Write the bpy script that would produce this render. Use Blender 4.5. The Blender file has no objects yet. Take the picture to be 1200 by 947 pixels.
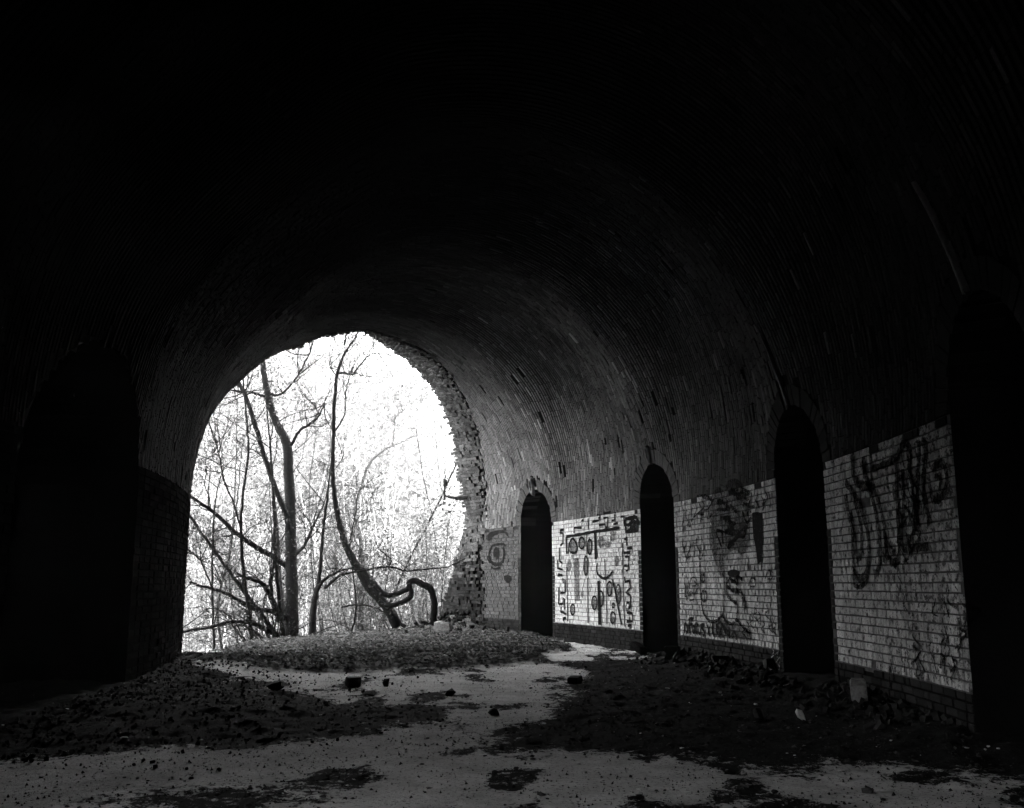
import bpy, math, random
import numpy as np
from mathutils import Vector

rad = math.radians
sc = bpy.context.scene
COL = sc.collection
rng = np.random.default_rng(7)
random.seed(7)

# ------------------------------------------------------------------ camera
CAM_H = 1.08
PITCH = math.atan(210.5 / 1150.0)
cam_d = bpy.data.cameras.new('camera')
cam = bpy.data.objects.new('camera', cam_d)
COL.objects.link(cam)
cam.location = (0, 0, CAM_H)
cam.rotation_euler = (math.pi / 2 + PITCH, 0, 0)
cam_d.sensor_width = 36.0
cam_d.lens = 36.0 * 1150.0 / 1200.0
cam_d.clip_start = 0.05
cam_d.clip_end = 2000
sc.camera = cam

# ------------------------------------------------------------------ light
SUN_EL, SUN_DIR = 55.0, Vector((0.80, -0.60, 0.0)).normalized()     # horizontal direction towards the sun
world = bpy.data.worlds.new('World')
sc.world = world
world.use_nodes = True
nt = world.node_tree
nt.nodes.clear()
n_sky = nt.nodes.new('ShaderNodeTexSky')
n_sky.sky_type = 'NISHITA'
n_sky.sun_disc = False
n_sky.sun_elevation = rad(SUN_EL)
n_sky.sun_rotation = math.atan2(SUN_DIR.x, SUN_DIR.y)
n_sky.dust_density = 3.0
n_bw = nt.nodes.new('ShaderNodeRGBToBW')                            # black and white photograph
n_bg = nt.nodes.new('ShaderNodeBackground')
n_bg.inputs[1].default_value = 0.15
n_out = nt.nodes.new('ShaderNodeOutputWorld')
nt.links.new(n_sky.outputs[0], n_bw.inputs[0])
nt.links.new(n_bw.outputs[0], n_bg.inputs[0])
nt.links.new(n_bg.outputs[0], n_out.inputs[0])

sun_d = bpy.data.lights.new('sun', 'SUN')
sun_d.energy = 0.5
sun_d.angle = rad(18)
sun = bpy.data.objects.new('sun', sun_d)
COL.objects.link(sun)
sv = Vector((SUN_DIR.x * math.cos(rad(SUN_EL)), SUN_DIR.y * math.cos(rad(SUN_EL)), math.sin(rad(SUN_EL))))
sun.rotation_euler = sv.to_track_quat('Z', 'Y').to_euler()
sun.location = (0, 0, 60)

sc.view_settings.view_transform = 'Standard'
sc.view_settings.look = 'None'
sc.view_settings.gamma = 1.0
sc.view_settings.use_curve_mapping = False
sc.view_settings.exposure = 6.5
DENOISE = True
GUIDE = True
sc.render.engine = 'CYCLES'
sc.cycles.use_denoising = DENOISE
sc.cycles.use_adaptive_sampling = False
sc.cycles.light_sampling_threshold = 0.0
sc.cycles.use_guiding = GUIDE
sc.cycles.use_volume_guiding = False
sc.cycles.surface_guiding_probability = 0.7
sc.cycles.max_bounces = 8
sc.cycles.diffuse_bounces = 6
sc.cycles.transmission_bounces = 4
sc.cycles.transparent_max_bounces = 12
sc.cycles.caustics_reflective = False
sc.cycles.caustics_refractive = False

# ------------------------------------------------------------------ helpers
def ray(x, y):
    a = (x - 600.0) / 1150.0
    b = -(y - 473.5) / 1150.0
    c, s = math.cos(PITCH), math.sin(PITCH)
    return np.array([a, c - b * s, s + b * c])

def at_z(x, y, z=0.0):                       # a survey point on a level z
    r = ray(x, y)
    t = (z - CAM_H) / r[2]
    return r * t + np.array([0, 0, CAM_H])

def at_d(x, y, d):                           # a survey point at distance d along +Y
    r = ray(x, y)
    return r * (d / r[1]) + np.array([0, 0, CAM_H])

def tag(o, label=None, cat=None, group=None, kind=None):
    if label: o['label'] = label
    if cat: o['category'] = cat
    if group: o['group'] = group
    if kind: o['kind'] = kind
    return o

def empty(name, loc=(0, 0, 0)):
    o = bpy.data.objects.new(name, None)
    o.empty_display_size = 0.2
    COL.objects.link(o)
    o.location = loc
    return o

def mesh_obj(name, V, F, mat, parent=None, smooth=False):
    me = bpy.data.meshes.new(name)
    V = np.asarray(V, dtype=float)
    o = bpy.data.objects.new(name, me)
    COL.objects.link(o)
    if parent is not None:
        o.parent = parent
        V = V - np.array(parent.matrix_basis.translation)[None, :]
        if parent.parent is not None:
            V = V - np.array(parent.parent.matrix_basis.translation)[None, :]
    me.from_pydata(V.tolist(), [], F.tolist() if hasattr(F, 'tolist') else F)
    me.materials.append(mat)
    if smooth:
        me.polygons.foreach_set('use_smooth', [True] * len(me.polygons))
    me.update()
    return o

class Acc:
    """collects verts and faces for one mesh"""
    def __init__(self):
        self.V, self.F, self.n = [], [], 0
    def add(self, V, F):
        V = np.asarray(V, float)
        self.V.append(V)
        for f in F:
            self.F.append([i + self.n for i in f])
        self.n += len(V)
    def build(self, name, mat, parent=None, smooth=False):
        return mesh_obj(name, np.concatenate(self.V), self.F, mat, parent, smooth)

def ss(e0, e1, v):
    v = np.clip((v - e0) / (e1 - e0), 0, 1)
    return v * v * (3 - 2 * v)
def hash2(ix, iy, seed):
    h = (ix.astype(np.int64) * 374761393 + iy.astype(np.int64) * 668265263 + seed * 982451653) & 0x7fffffff
    h = ((h ^ (h >> 13)) * 1274126177) & 0x7fffffff
    return ((h ^ (h >> 16)) & 0xffff) / 65535.0

def vnoise(x, y, seed=0):
    x = np.asarray(x, float); y = np.asarray(y, float)
    ix, iy = np.floor(x), np.floor(y)
    fx, fy = x - ix, y - iy
    fx = fx * fx * (3 - 2 * fx); fy = fy * fy * (3 - 2 * fy)
    a = hash2(ix, iy, seed); b = hash2(ix + 1, iy, seed)
    c = hash2(ix, iy + 1, seed); d = hash2(ix + 1, iy + 1, seed)
    return (a * (1 - fx) + b * fx) * (1 - fy) + (c * (1 - fx) + d * fx) * fy

def fbm(x, y, seed=0, oct=4):
    s, a, t = 0, 1.0, 0
    for i in range(oct):
        s = s + a * vnoise(x * 2 ** i, y * 2 ** i, seed + i)
        t += a
        a *= 0.5
    return s / t

# ------------------------------------------------------------------ materials (the photograph is black and white: greys only)
def g4(v): return (v, v, v, 1.0)

class M:
    def __init__(self, name, rough=0.9, spec=0.2):
        self.m = bpy.data.materials.new(name)
        self.m.use_nodes = True
        self.t = self.m.node_tree
        self.t.nodes.clear()
        self.out = self.n('ShaderNodeOutputMaterial')
        self.b = self.n('ShaderNodeBsdfPrincipled')
        self.b.inputs['Roughness'].default_value = rough
        self.b.inputs['Specular IOR Level'].default_value = spec
        self.l(self.b.outputs[0], self.out.inputs[0])
        self.geo = self.n('ShaderNodeNewGeometry')
    def n(self, k, **kw):
        o = self.t.nodes.new(k)
        for a, v in kw.items(): setattr(o, a, v)
        return o
    def l(self, a, b): self.t.links.new(a, b)
    def noise(self, scale, detail=4, rough=0.6, vec=None):
        o = self.n('ShaderNodeTexNoise')
        o.inputs['Scale'].default_value = scale
        o.inputs['Detail'].default_value = detail
        o.inputs['Roughness'].default_value = rough
        self.l(vec if vec is not None else self.geo.outputs['Position'], o.inputs['Vector'])
        return o.outputs[0]
    def ramp(self, fac, *stops):
        o = self.n('ShaderNodeValToRGB')
        e = o.color_ramp.elements
        while len(e) < len(stops): e.new(0.5)
        for k, (p, v) in zip(e, stops):
            k.position = p; k.color = g4(v)
        self.l(fac, o.inputs[0])
        return o.outputs[0]
    def math(self, op, a, b):
        o = self.n('ShaderNodeMath', operation=op)
        for i, v in enumerate((a, b)):
            if isinstance(v, (int, float)): o.inputs[i].default_value = v
            else: self.l(v, o.inputs[i])
        return o.outputs[0]
    def mix(self, fac, a, b):
        o = self.n('ShaderNodeMix', data_type='RGBA')
        for sock, v in ((o.inputs[0], fac), (o.inputs[6], a), (o.inputs[7], b)):
            if isinstance(v, (int, float)): sock.default_value = v if sock == o.inputs[0] else g4(v)
            else: self.l(v, sock)
        return o.outputs[2]
    def col(self, s): self.l(s, self.b.inputs['Base Color'])
    def bump(self, h, strength=0.5, dist=0.01):
        o = self.n('ShaderNodeBump')
        o.inputs['Strength'].default_value = strength
        o.inputs['Distance'].default_value = dist
        self.l(h, o.inputs['Height'])
        self.l(o.outputs[0], self.b.inputs['Normal'])

def brick_mat(name, lo, hi, dirt=0.5, flake=None, single=False, spec=0.05, tone=False, runs=False):
    m = M(name, 0.92, spec)
    r = m.n('ShaderNodeObjectInfo').outputs['Random'] if single else m.geo.outputs['Random Per Island']
    c = m.ramp(r, (0.0, lo), (0.55, (lo + hi) / 2), (1.0, hi))
    big = m.ramp(m.noise(1.3, 5, 0.65), (0.35, 1.0 - dirt), (0.62, 1.0))
    c = m.mix(1.0, c, big); c.node.blend_type = 'MULTIPLY'
    fine = m.ramp(m.noise(60, 3, 0.7), (0.3, 0.6), (0.6, 1.0))
    c = m.mix(1.0, c, fine); c.node.blend_type = 'MULTIPLY'
    if flake:
        thr, dark = flake
        fl = m.ramp(m.noise(16, 6, 0.75), (thr, 0.0), (thr + 0.04, 1.0))
        c = m.mix(fl, dark, c)
    if runs:                                   # damp runs and grime down the wall
        mp = m.n('ShaderNodeMapping'); mp.inputs['Scale'].default_value = (7, 7, 0.7)
        m.l(m.geo.outputs['Position'], mp.inputs['Vector'])
        st = m.ramp(m.noise(1.0, 6, 0.7, mp.outputs[0]), (0.36, 0.5), (0.56, 1.0))
        c = m.mix(1.0, c, st); c.node.blend_type = 'MULTIPLY'
        pit = m.ramp(m.noise(42, 5, 0.8), (0.36, 0.35), (0.46, 1.0))
        c = m.mix(1.0, c, pit); c.node.blend_type = 'MULTIPLY'
    if tone:                                   # light falloff painted in: paler towards the mouth, darker inside
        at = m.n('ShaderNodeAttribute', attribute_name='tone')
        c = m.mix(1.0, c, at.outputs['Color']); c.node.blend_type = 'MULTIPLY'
    m.col(c)
    m.bump(m.noise(85, 4, 0.7), 0.6, 0.008)
    return m.m

def plain_mat(name, lo, hi, scale=20, rough=0.9, bump=0.4, dist=0.01, spec=0.02):
    m = M(name, rough, spec)
    m.col(m.ramp(m.noise(scale, 5, 0.65), (0.3, lo), (0.7, hi)))
    if bump: m.bump(m.noise(scale * 2.5, 4, 0.7), bump, dist)
    return m.m

MAT = {}
MAT['white'] = brick_mat('whitewashed brick', 0.70, 0.90, 0.2, (0.41, 0.14), runs=True)
MAT['white_far'] = brick_mat('whitewashed brick bright', 0.72, 0.86, 0.2, (0.34, 0.2), runs=False)
MAT['white_one'] = brick_mat('whitewashed brick single', 0.58, 0.88, 0.3, (0.44, 0.10), True, runs=True)
MAT['grey'] = brick_mat('thinly painted brick', 0.08, 0.115, 0.25, (0.36, 0.03))
MAT['dark'] = brick_mat('dark glazed brick', 0.012, 0.034, 0.4)
MAT['dark_one'] = brick_mat('dark glazed brick single', 0.012, 0.034, 0.4, None, True)
MAT['vault'] = brick_mat('shade-toned vault brick', 0.13, 0.20, 0.35, (0.36, 0.04), spec=0.02, tone=True)
MAT['vault_one'] = brick_mat('shade-toned vault brick single', 0.13, 0.20, 0.35, (0.36, 0.04), True, spec=0.02, tone=True)
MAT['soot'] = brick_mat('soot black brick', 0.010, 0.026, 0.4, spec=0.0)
MAT['broken'] = brick_mat('broken brick', 0.06, 0.15, 0.5, (0.40, 0.02))
MAT['dark_low'] = brick_mat('dark broken brick', 0.012, 0.045, 0.5)  # darker brick for the foot of the broken end and its heap
MAT['mortar'] = plain_mat('old mortar', 0.004, 0.011, 14, spec=0.0)
MAT['mortar_mid'] = plain_mat('grimy mortar', 0.05, 0.12, 14, spec=0.05)
MAT['mortar_eye'] = plain_mat('thinly painted mortar', 0.035, 0.07, 14, spec=0.05)
MAT['mortar_pale'] = plain_mat('pale mortar', 0.22, 0.34, 14)
MAT['black_room'] = plain_mat('shade black plaster', 0.006, 0.01, 6, spec=0.0)  # near-black colour stands in for the dark of unlit interiors
MAT['render'] = plain_mat('cement render', 0.08, 0.16, 18)
MAT['stone'] = plain_mat('pale concrete lump', 0.12, 0.34, 22)
MAT['lump'] = plain_mat('dark brick lump', 0.015, 0.05, 22)
MAT['chip'] = plain_mat('pale chips', 0.45, 0.75, 30)
MAT['clod'] = plain_mat('soil clods', 0.010, 0.045, 3)
MAT['metal'] = plain_mat('rusty metal', 0.04, 0.10, 25, 0.7)
MAT['cable'] = plain_mat('pale cable', 0.45, 0.6, 20)
MAT['bark'] = plain_mat('dark bark', 0.005, 0.016, 24, 0.95, 0.9, 0.02)
MAT['bark_mid'] = plain_mat('grey bark', 0.012, 0.035, 20, 0.95, 0.8, 0.02)
MAT['bark_hazed'] = plain_mat('hazed bark', 0.05, 0.12, 8, 0.95, 0.5, 0.02)  # far stems coloured paler, standing in for fading in haze

def leaf_mat(name, lo, hi, trans=0.4, single=False):
    m = M(name, 0.8, 0.06)
    c = m.ramp(m.geo.outputs['Random Per Island'], (0.0, lo), (1.0, hi))
    m.col(c)
    tr = m.n('ShaderNodeBsdfTranslucent')
    m.l(c, tr.inputs[0])
    ms = m.n('ShaderNodeMixShader')
    ms.inputs[0].default_value = trans
    m.l(m.b.outputs[0], ms.inputs[1]); m.l(tr.outputs[0], ms.inputs[2])
    m.l(ms.outputs[0], m.out.inputs[0])
    return m.m
MAT['leaf'] = leaf_mat('autumn leaves', 0.02, 0.07, 0.45)
MAT['leaf_shrub'] = leaf_mat('shrub leaves', 0.03, 0.10, 0.5)
MAT['leaf_dark'] = leaf_mat('evergreen leaves', 0.02, 0.07)
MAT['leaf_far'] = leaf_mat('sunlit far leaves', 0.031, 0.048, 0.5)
MAT['litter'] = leaf_mat('fallen leaves', 0.03, 0.16, 0.1)

def paint_mat(name, v, cover, lo=0.0, hi=1.0):
    """spray paint, worn away in patches"""
    m = M(name, 0.95, 0.02)
    m.col(m.ramp(m.noise(9), (0.3, v * 0.7), (0.7, v * 1.3)))
    tp = m.n('ShaderNodeBsdfTransparent')
    ms = m.n('ShaderNodeMixShader')
    f = m.ramp(m.noise(34, 5, 0.75), (cover, lo), (cover + 0.08, hi))
    m.l(f, ms.inputs[0]); m.l(tp.outputs[0], ms.inputs[1]); m.l(m.b.outputs[0], ms.inputs[2])
    m.l(ms.outputs[0], m.out.inputs[0])
    return m.m
MAT['spray'] = paint_mat('black spray paint', 0.012, 0.30)
MAT['spray_thin'] = paint_mat('thin black spray paint', 0.015, 0.40, 0.2, 0.9)
MAT['spray_fade'] = paint_mat('faded black spray paint', 0.015, 0.42, 0.35, 0.85)
MAT['spray_grey'] = paint_mat('grey spray paint', 0.025, 0.46, 0.30, 0.75)
MAT['spray_pale'] = paint_mat('pale spray paint', 0.3, 0.45)

# ------------------------------------------------------------------ the tunnel's geometry: a vault swept round a circle
CX, CY = -24.1, 8.5
RO, A, B, ZS = 27.3, 3.52, 3.95, 2.29
RM = RO - A
_ph = np.linspace(0, math.pi, 1201)
_u = A * np.cos(_ph); _z = ZS + B * np.sin(_ph)
_hump = 0.17 * np.sin(np.clip((_ph - 1.75) / 1.1, 0, 1) * math.pi) ** 2          # the left haunch sags a little
_u = _u * (1 - _hump / 4.0); _z = ZS + (_z - ZS) * (1 - _hump / 4.0)
_nu = np.cos(_ph) / A; _nz = np.sin(_ph) / B
_l = np.hypot(_nu, _nz); _nu /= _l; _nz /= _l
_t = ZS + np.concatenate([[0], np.cumsum(np.hypot(np.diff(_u), np.diff(_z)))])
T_CROWN = float(np.interp(math.pi / 2, _ph, _t)); T_SPR2 = float(_t[-1]); T_END = T_SPR2 + ZS
# (t runs up the right wall, over the vault and down the left wall)
def S(s, t, off=0.0):
    """arc position s on the right wall's circle, profile length t, depth off into the brickwork -> xyz"""
    s, t, off = np.broadcast_arrays(np.asarray(s, float), np.asarray(t, float), np.asarray(off, float))
    th = s / RO
    u = np.interp(t, _t, _u); z = np.interp(t, _t, _z); nu = np.interp(t, _t, _nu); nz = np.interp(t, _t, _nz)
    low = t < ZS; hi = t > T_SPR2
    z = np.where(low, t, np.where(hi, ZS - (t - T_SPR2), z))
    u = np.where(low, A, np.where(hi, -A, u))
    nu = np.where(low, 1.0, np.where(hi, -1.0, nu)); nz = np.where(low | hi, 0.0, nz)
    r = RM + u + nu * off
    return np.stack([CX + r * np.cos(th), CY + r * np.sin(th), z + nz * off], -1)
def t_of_z(z):
    return np.where(np.asarray(z) < ZS, z, np.interp(z, _z[:600], _t[:600]))
def deg(d): return rad(d) * RO
# where the brickwork ends at the mouth: inner edge and outer (broken, further out) edge
_te = [-1.0, 0.8, 2.3, 3.1, 3.6, 4.2, 4.9, 5.4, 6.1, 6.6, 7.3, 8.0, 8.4, 8.75, 9.0, 9.7, 18.0]
_ei = [31.0, 30.9, 30.8, 30.5, 30.3, 29.6, 29.1, 28.6, 28.1, 28.0, 27.9, 28.3, 28.6, 29.7, 31.8, 33.2, 33.4]
_eo = [38.0, 36.1, 34.4, 34.4, 34.2, 34.1, 33.4, 33.0, 32.7, 32.6, 32.3, 31.0, 30.0, 30.2, 32.2, 33.6, 33.8]
THICK = 0.6
def _rag(t, seed):
    t = np.asarray(t, float)
    return (fbm(t * 1.6, t * 0 + seed, 111, 4) - 0.5) * 0.42 * (1 - ss(8.2, 9.0, t))
def s_in(t): return deg(1) * np.interp(t, _te, _ei) + _rag(t, 0.3)
def s_out(t): return deg(1) * np.interp(t, _te, _eo) + _rag(t, 7.3)

DOORS = [(11.55, 12.95), (6.44, 7.77), (1.44, 2.86), (-2.89, -1.51)]
LEFT_DOOR = (-1.2, 2.4)                        # the wide black recess in the left wall, in s
LD_TOP = 3.3
SIDE_ARCH = (-10.7, -7.9)                     # an open arch in the left wall, left of the picture
SA_TOP, SA_SPR = 2.6, 1.5
def in_right_door(s, z, grow=0.0):
    hit = np.zeros(np.broadcast(s, z).shape, bool)
    for a, b in DOORS:
        c, r = (a + b) / 2, (b - a) / 2 + grow
        hit |= np.where(z < ZS, np.abs(s - c) < r, np.hypot(s - c, z - ZS) < r)
    return hit
def in_left_door(s, t, grow=0.0):
    a, b = LEFT_DOOR
    c, r = (a + b) / 2, (b - a) / 2
    h = T_END - t                             # height up the left wall
    e = np.where(h < 1.9, np.abs(s - c) < r + grow, ((s - c) / (r + grow)) ** 2 + ((h - 1.9) / (LD_TOP - 1.9 + grow)) ** 2 < 1)
    a, b = SIDE_ARCH
    c, r = (a + b) / 2, (b - a) / 2
    e = e | np.where(h < SA_SPR, np.abs(s - c) < r + grow, ((s - c) / (r + grow)) ** 2 + ((h - SA_SPR) / (SA_TOP - SA_SPR + grow)) ** 2 < 1)
    return e & (t > T_CROWN)

def grid_surface(ss, tt, off, keep=None):
    Sg, Tg = np.meshgrid(ss, tt, indexing='ij')
    V = S(Sg, Tg, off).reshape(-1, 3)
    n, m = len(ss), len(tt)
    i, j = np.meshgrid(np.arange(n - 1), np.arange(m - 1), indexing='ij')
    F = np.stack([i * m + j, i * m + j + 1, (i + 1) * m + j + 1, (i + 1) * m + j], -1).reshape(-1, 4)
    if keep is not None:
        sc_ = (Sg[:-1, :-1] + Sg[1:, 1:]).reshape(-1) / 2; tc_ = (Tg[:-1, :-1] + Tg[1:, 1:]).reshape(-1) / 2
        F = F[keep(sc_, tc_)]
    return V, F

def bricks_from(sa, sb, ta, tb, off_f, sk0=None, sk1=None, inset=0.004, back=0.03, tilt=0.004):
    """N bricks with curved-surface corners. sa..sb along the tunnel, ta..tb up the profile; sk0/sk1 shear."""
    N = len(sa)
    k0 = np.zeros(N) if sk0 is None else sk0
    k1 = np.zeros(N) if sk1 is None else sk1
    s4 = np.stack([sa + k0, sb + k0, sb + k1, sa + k1], 1)
    t4 = np.stack([ta, ta, tb, tb], 1)
    cs, ct = s4.mean(1, keepdims=True), t4.mean(1, keepdims=True)
    ls, lt = np.abs(sb - sa)[:, None], np.abs(tb - ta)[:, None]
    fs = cs + (s4 - cs) * (1 - 2 * inset / np.maximum(ls, 0.02))
    ft = ct + (t4 - ct) * (1 - 2 * inset / np.maximum(lt, 0.02))
    fs = fs + rng.normal(0, 0.0016, fs.shape); ft = ft + rng.normal(0, 0.0016, ft.shape)
    o = off_f[:, None] + rng.normal(0, tilt * 0.5, (N, 4))
    V = np.concatenate([S(fs, ft, o), S(s4, t4, np.full((N, 4), back))], 1)      # N,8,3
    base = np.array([[0, 1, 2, 3], [0, 4, 5, 1], [1, 5, 6, 2], [2, 6, 7, 3], [3, 7, 4, 0]])
    return V, base

def bricks_mesh(name, V, base, mat, parent):
    N = len(V)
    F = (base[None] + (np.arange(N) * 8)[:, None, None]).reshape(-1, 4)
    return mesh_obj(name, V.reshape(-1, 3), F, mat, parent)

# ------------------------------------------------------------------ ground
NQ = np.array([-math.sin(rad(31)), math.cos(rad(31))]); LQ = np.array([NQ[1], -NQ[0]])
PM = np.array([-3.6, 20.6])
SOIL = {}
def poly_w(pts): return np.array([at_z(x, y)[:2] for x, y in pts])
SOIL['left'] = poly_w([(-200, 800), (120, 762), (215, 772), (320, 812), (420, 820), (520, 832), (530, 848), (450, 864), (330, 874), (190, 882), (0, 892), (-200, 900)])
SOIL['right'] = poly_w([(690, 776), (760, 772), (815, 768), (960, 793), (1060, 812), (1250, 850), (1500, 980), (1250, 930), (1080, 908), (960, 898), (850, 889), (720, 886), (620, 872), (608, 842), (640, 806), (665, 786)])
SOIL['smear'] = poly_w([(120, 940), (180, 926), (300, 921), (360, 912), (385, 912), (380, 924), (350, 940), (270, 947), (190, 947)])
SOIL['litter'] = poly_w([(150, 764), (215, 762), (300, 745), (400, 730), (545, 725), (640, 742), (648, 758), (635, 775), (600, 779), (540, 785), (420, 789), (300, 790), (240, 783), (150, 780)])
def sdf_poly(x, y, P):
    """signed distance, positive inside"""
    d = np.full(x.shape, 1e9); inside = np.zeros(x.shape, bool)
    n = len(P)
    for i in range(n):
        a, b = P[i], P[(i + 1) % n]
        e = b - a
        w0, w1 = x - a[0], y - a[1]
        k = np.clip((w0 * e[0] + w1 * e[1]) / (e @ e), 0, 1)
        d = np.minimum(d, np.hypot(w0 - e[0] * k, w1 - e[1] * k))
        c = ((a[1] <= y) != (b[1] <= y)) & (x < (b[0] - a[0]) * (y - a[1]) / (b[1] - a[1] + 1e-12) + a[0])
        inside ^= c
    return np.where(inside, d, -d)
def soil_shade_mask(x, y):
    nz = (fbm(x * 1.3, y * 0.8, 3, 5) - 0.5)
    m = np.zeros(x.shape)
    for k in ('left', 'right', 'smear'):
        m = np.maximum(m, ss(-0.38, 0.50, sdf_poly(x, y, SOIL[k]) + nz * (0.55 if k == 'smear' else 1.5)))
    spots = ss(0.54, 0.66, fbm(x * 2.3 + 7, y * 1.2, 21, 5))
    m = np.maximum(m, ss(-0.10, 0.02, np.hypot(x - CX, y - CY) - RO))  # beyond the wall line: doorway floors painted dark as shade
    return np.maximum(m, spots * 0.75)
def litter_mask(x, y):
    nz = (fbm(x * 1.1, y * 1.1, 9, 5) - 0.5)
    return ss(-0.25, 0.25, sdf_poly(x, y, SOIL['litter']) + nz * 0.9)
def terrain(x, y):
    x = np.asarray(x, float); y = np.asarray(y, float)
    q = (x - PM[0]) * NQ[0] + (y - PM[1]) * NQ[1]
    l = (x - PM[0]) * LQ[0] + (y - PM[1]) * LQ[1]
    z0 = np.interp(l, [-5, -3, -1.5, 0, 2, 4], [-0.26, -0.24, -0.15, -0.10, -0.03, 0.0])
    z = z0 * ss(-7.0, -1.5, q)
    edge = np.interp(l, [-6, -3, -1.5, 0, 3, 6], [-0.6, -0.2, 0.9, 1.4, 1.8, 2.2]) + (fbm(x * 0.6, y * 0.6, 31) - 0.5)
    d = np.maximum(q - edge, 0)
    drop = -np.minimum(d * 0.8, 8.0 + 1.5 * (vnoise(x * 0.1, y * 0.1, 5) - 0.5))
    hill = np.maximum(q - 26, 0)
    drop = drop + 0.43 * np.minimum(hill, 80) * ss(0, 12, hill)
    rough = (fbm(x * 0.15, y * 0.15, 11, 4) - 0.5) * 6 * ss(12, 40, q)
    return z + drop + rough
def floor_z(x, y):
    z = terrain(x, y)
    left = ss(0, 2.2, sdf_poly(x, y, SOIL['left'])) * 0.10
    # rubble heap against the left wall
    r = np.hypot(x - CX, y - CY)
    s = np.arctan2(y - CY, x - CX) * RO
    foot = ss(2.6, 0.0, r - (RM - A)) if False else 1 - ss(0.0, 2.3, r - (RM - A))
    left = left + 0.08 * foot * ss(0.5, 4.5, s) * (1 - ss(9.5, 13.0, s)) * (0.6 + 0.8 * fbm(x * 1.2, y * 1.2, 41))
    right = 0.10 * ss(0.9, 0.0, RO - r) if False else 0.12 * (1 - ss(0.0, 0.9, RO - r)) * (0.3 + 1.2 * fbm(x * 1.7, y * 1.7, 51)) * ss(-3, -1, s) * (1 - ss(6.0, 7.0, s))
    lm = litter_mask(x, y)
    lit = lm * (0.03 + 0.10 * fbm(x * 1.4, y * 1.4, 61))
    # heap below the broken edge
    hp = at_z(556, 738)
    heap = 0.45 * np.exp(-(((x - hp[0]) / 0.85) ** 2 + ((y - hp[1] - 0.5) / 1.5) ** 2))
    lumpy = (fbm(x * 7, y * 7, 71, 3) - 0.5) * (0.012 + 0.06 * soil_shade_mask(x, y) + 0.05 * lm)
    return z + left + right + lit + heap + lumpy

mf = M('dust and soil floor', 0.95, 0.02)
at_s = mf.n('ShaderNodeAttribute', attribute_name='soil'); at_l = mf.n('ShaderNodeAttribute', attribute_name='litter')
dust = mf.ramp(mf.noise(5, 6, 0.7), (0.3, 0.52), (0.65, 0.72))
speck = mf.ramp(mf.noise(38, 4, 0.75), (0.36, 0.10), (0.44, 1.0))
dust = mf.mix(1.0, dust, speck); dust.node.blend_type = 'MULTIPLY'
mott = mf.ramp(mf.noise(1.6, 8, 0.75), (0.34, 0.66), (0.56, 1.0))
dust = mf.mix(1.0, dust, mott); dust.node.blend_type = 'MULTIPLY'
soilc = mf.ramp(mf.noise(18, 5, 0.75), (0.35, 0.006), (0.75, 0.028))
litc = mf.ramp(mf.noise(22, 5, 0.75), (0.3, 0.03), (0.7, 0.16))
nb = mf.noise(11, 8, 0.8)
sfac = mf.ramp(mf.math('ADD', at_s.outputs['Fac'], mf.math('MULTIPLY', mf.math('SUBTRACT', nb, 0.5), 3.0)), (0.42, 0.0), (0.58, 1.0))
lfac = mf.ramp(mf.math('ADD', at_l.outputs['Fac'], mf.math('MULTIPLY', mf.math('SUBTRACT', nb, 0.5), 1.2)), (0.35, 0.0), (0.6, 1.0))
mf.col(mf.mix(lfac, mf.mix(sfac, dust, soilc), litc))
mf.bump(mf.noise(45, 5, 0.75), 0.8, 0.02)
MAT['floor'] = mf.m

xs = np.arange(-10.5, 4.6, 0.055); ys = np.arange(3.2, 26.5, 0.055)
Xg, Yg = np.meshgrid(xs, ys, indexing='ij')
Zg = floor_z(Xg, Yg)
n, m_ = Xg.shape
i, j = np.meshgrid(np.arange(n - 1), np.arange(m_ - 1), indexing='ij')
Fg = np.stack([i * m_ + j, (i + 1) * m_ + j, (i + 1) * m_ + j + 1, i * m_ + j + 1], -1).reshape(-1, 4)
floor = mesh_obj('floor', np.stack([Xg, Yg, Zg], -1).reshape(-1, 3), Fg, MAT['floor'], smooth=True)
tag(floor, 'dusty light earth floor of the tunnel with dark soil patches', kind='structure')
for nm, fn in (('soil', soil_shade_mask), ('litter', litter_mask)):
    a = floor.data.attributes.new(nm, 'FLOAT', 'POINT')
    a.data.foreach_set('value', fn(Xg, Yg).reshape(-1))

MAT['ground'] = plain_mat('woodland ground', 0.018, 0.045, 0.8, 0.95, 0.5, 0.05)
xs = np.concatenate([np.arange(-180, -40, 4.0), np.arange(-40, 30, 1.0), np.arange(30, 181, 4.0)]); ys = np.concatenate([np.arange(-40, 12, 2.0), np.arange(12, 60, 1.0), np.arange(60, 230, 4.0)])
Xt, Yt = np.meshgrid(xs, ys, indexing='ij')
Zt = terrain(Xt, Yt)
inp = (Xt > -11.5) & (Xt < 5.5) & (Yt > 2.0) & (Yt < 27.5)
Zt = np.where(inp, Zt - 0.9, Zt - 0.02)
n, m_ = Xt.shape
i, j = np.meshgrid(np.arange(n - 1), np.arange(m_ - 1), indexing='ij')
Ft = np.stack([i * m_ + j, (i + 1) * m_ + j, (i + 1) * m_ + j + 1, i * m_ + j + 1], -1).reshape(-1, 4)
ground = mesh_obj('ground', np.stack([Xt, Yt, Zt], -1).reshape(-1, 3), Ft, MAT['ground'], smooth=True)
tag(ground, 'wooded ground dropping outside the arch and rising as a far hillside', kind='structure')

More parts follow.
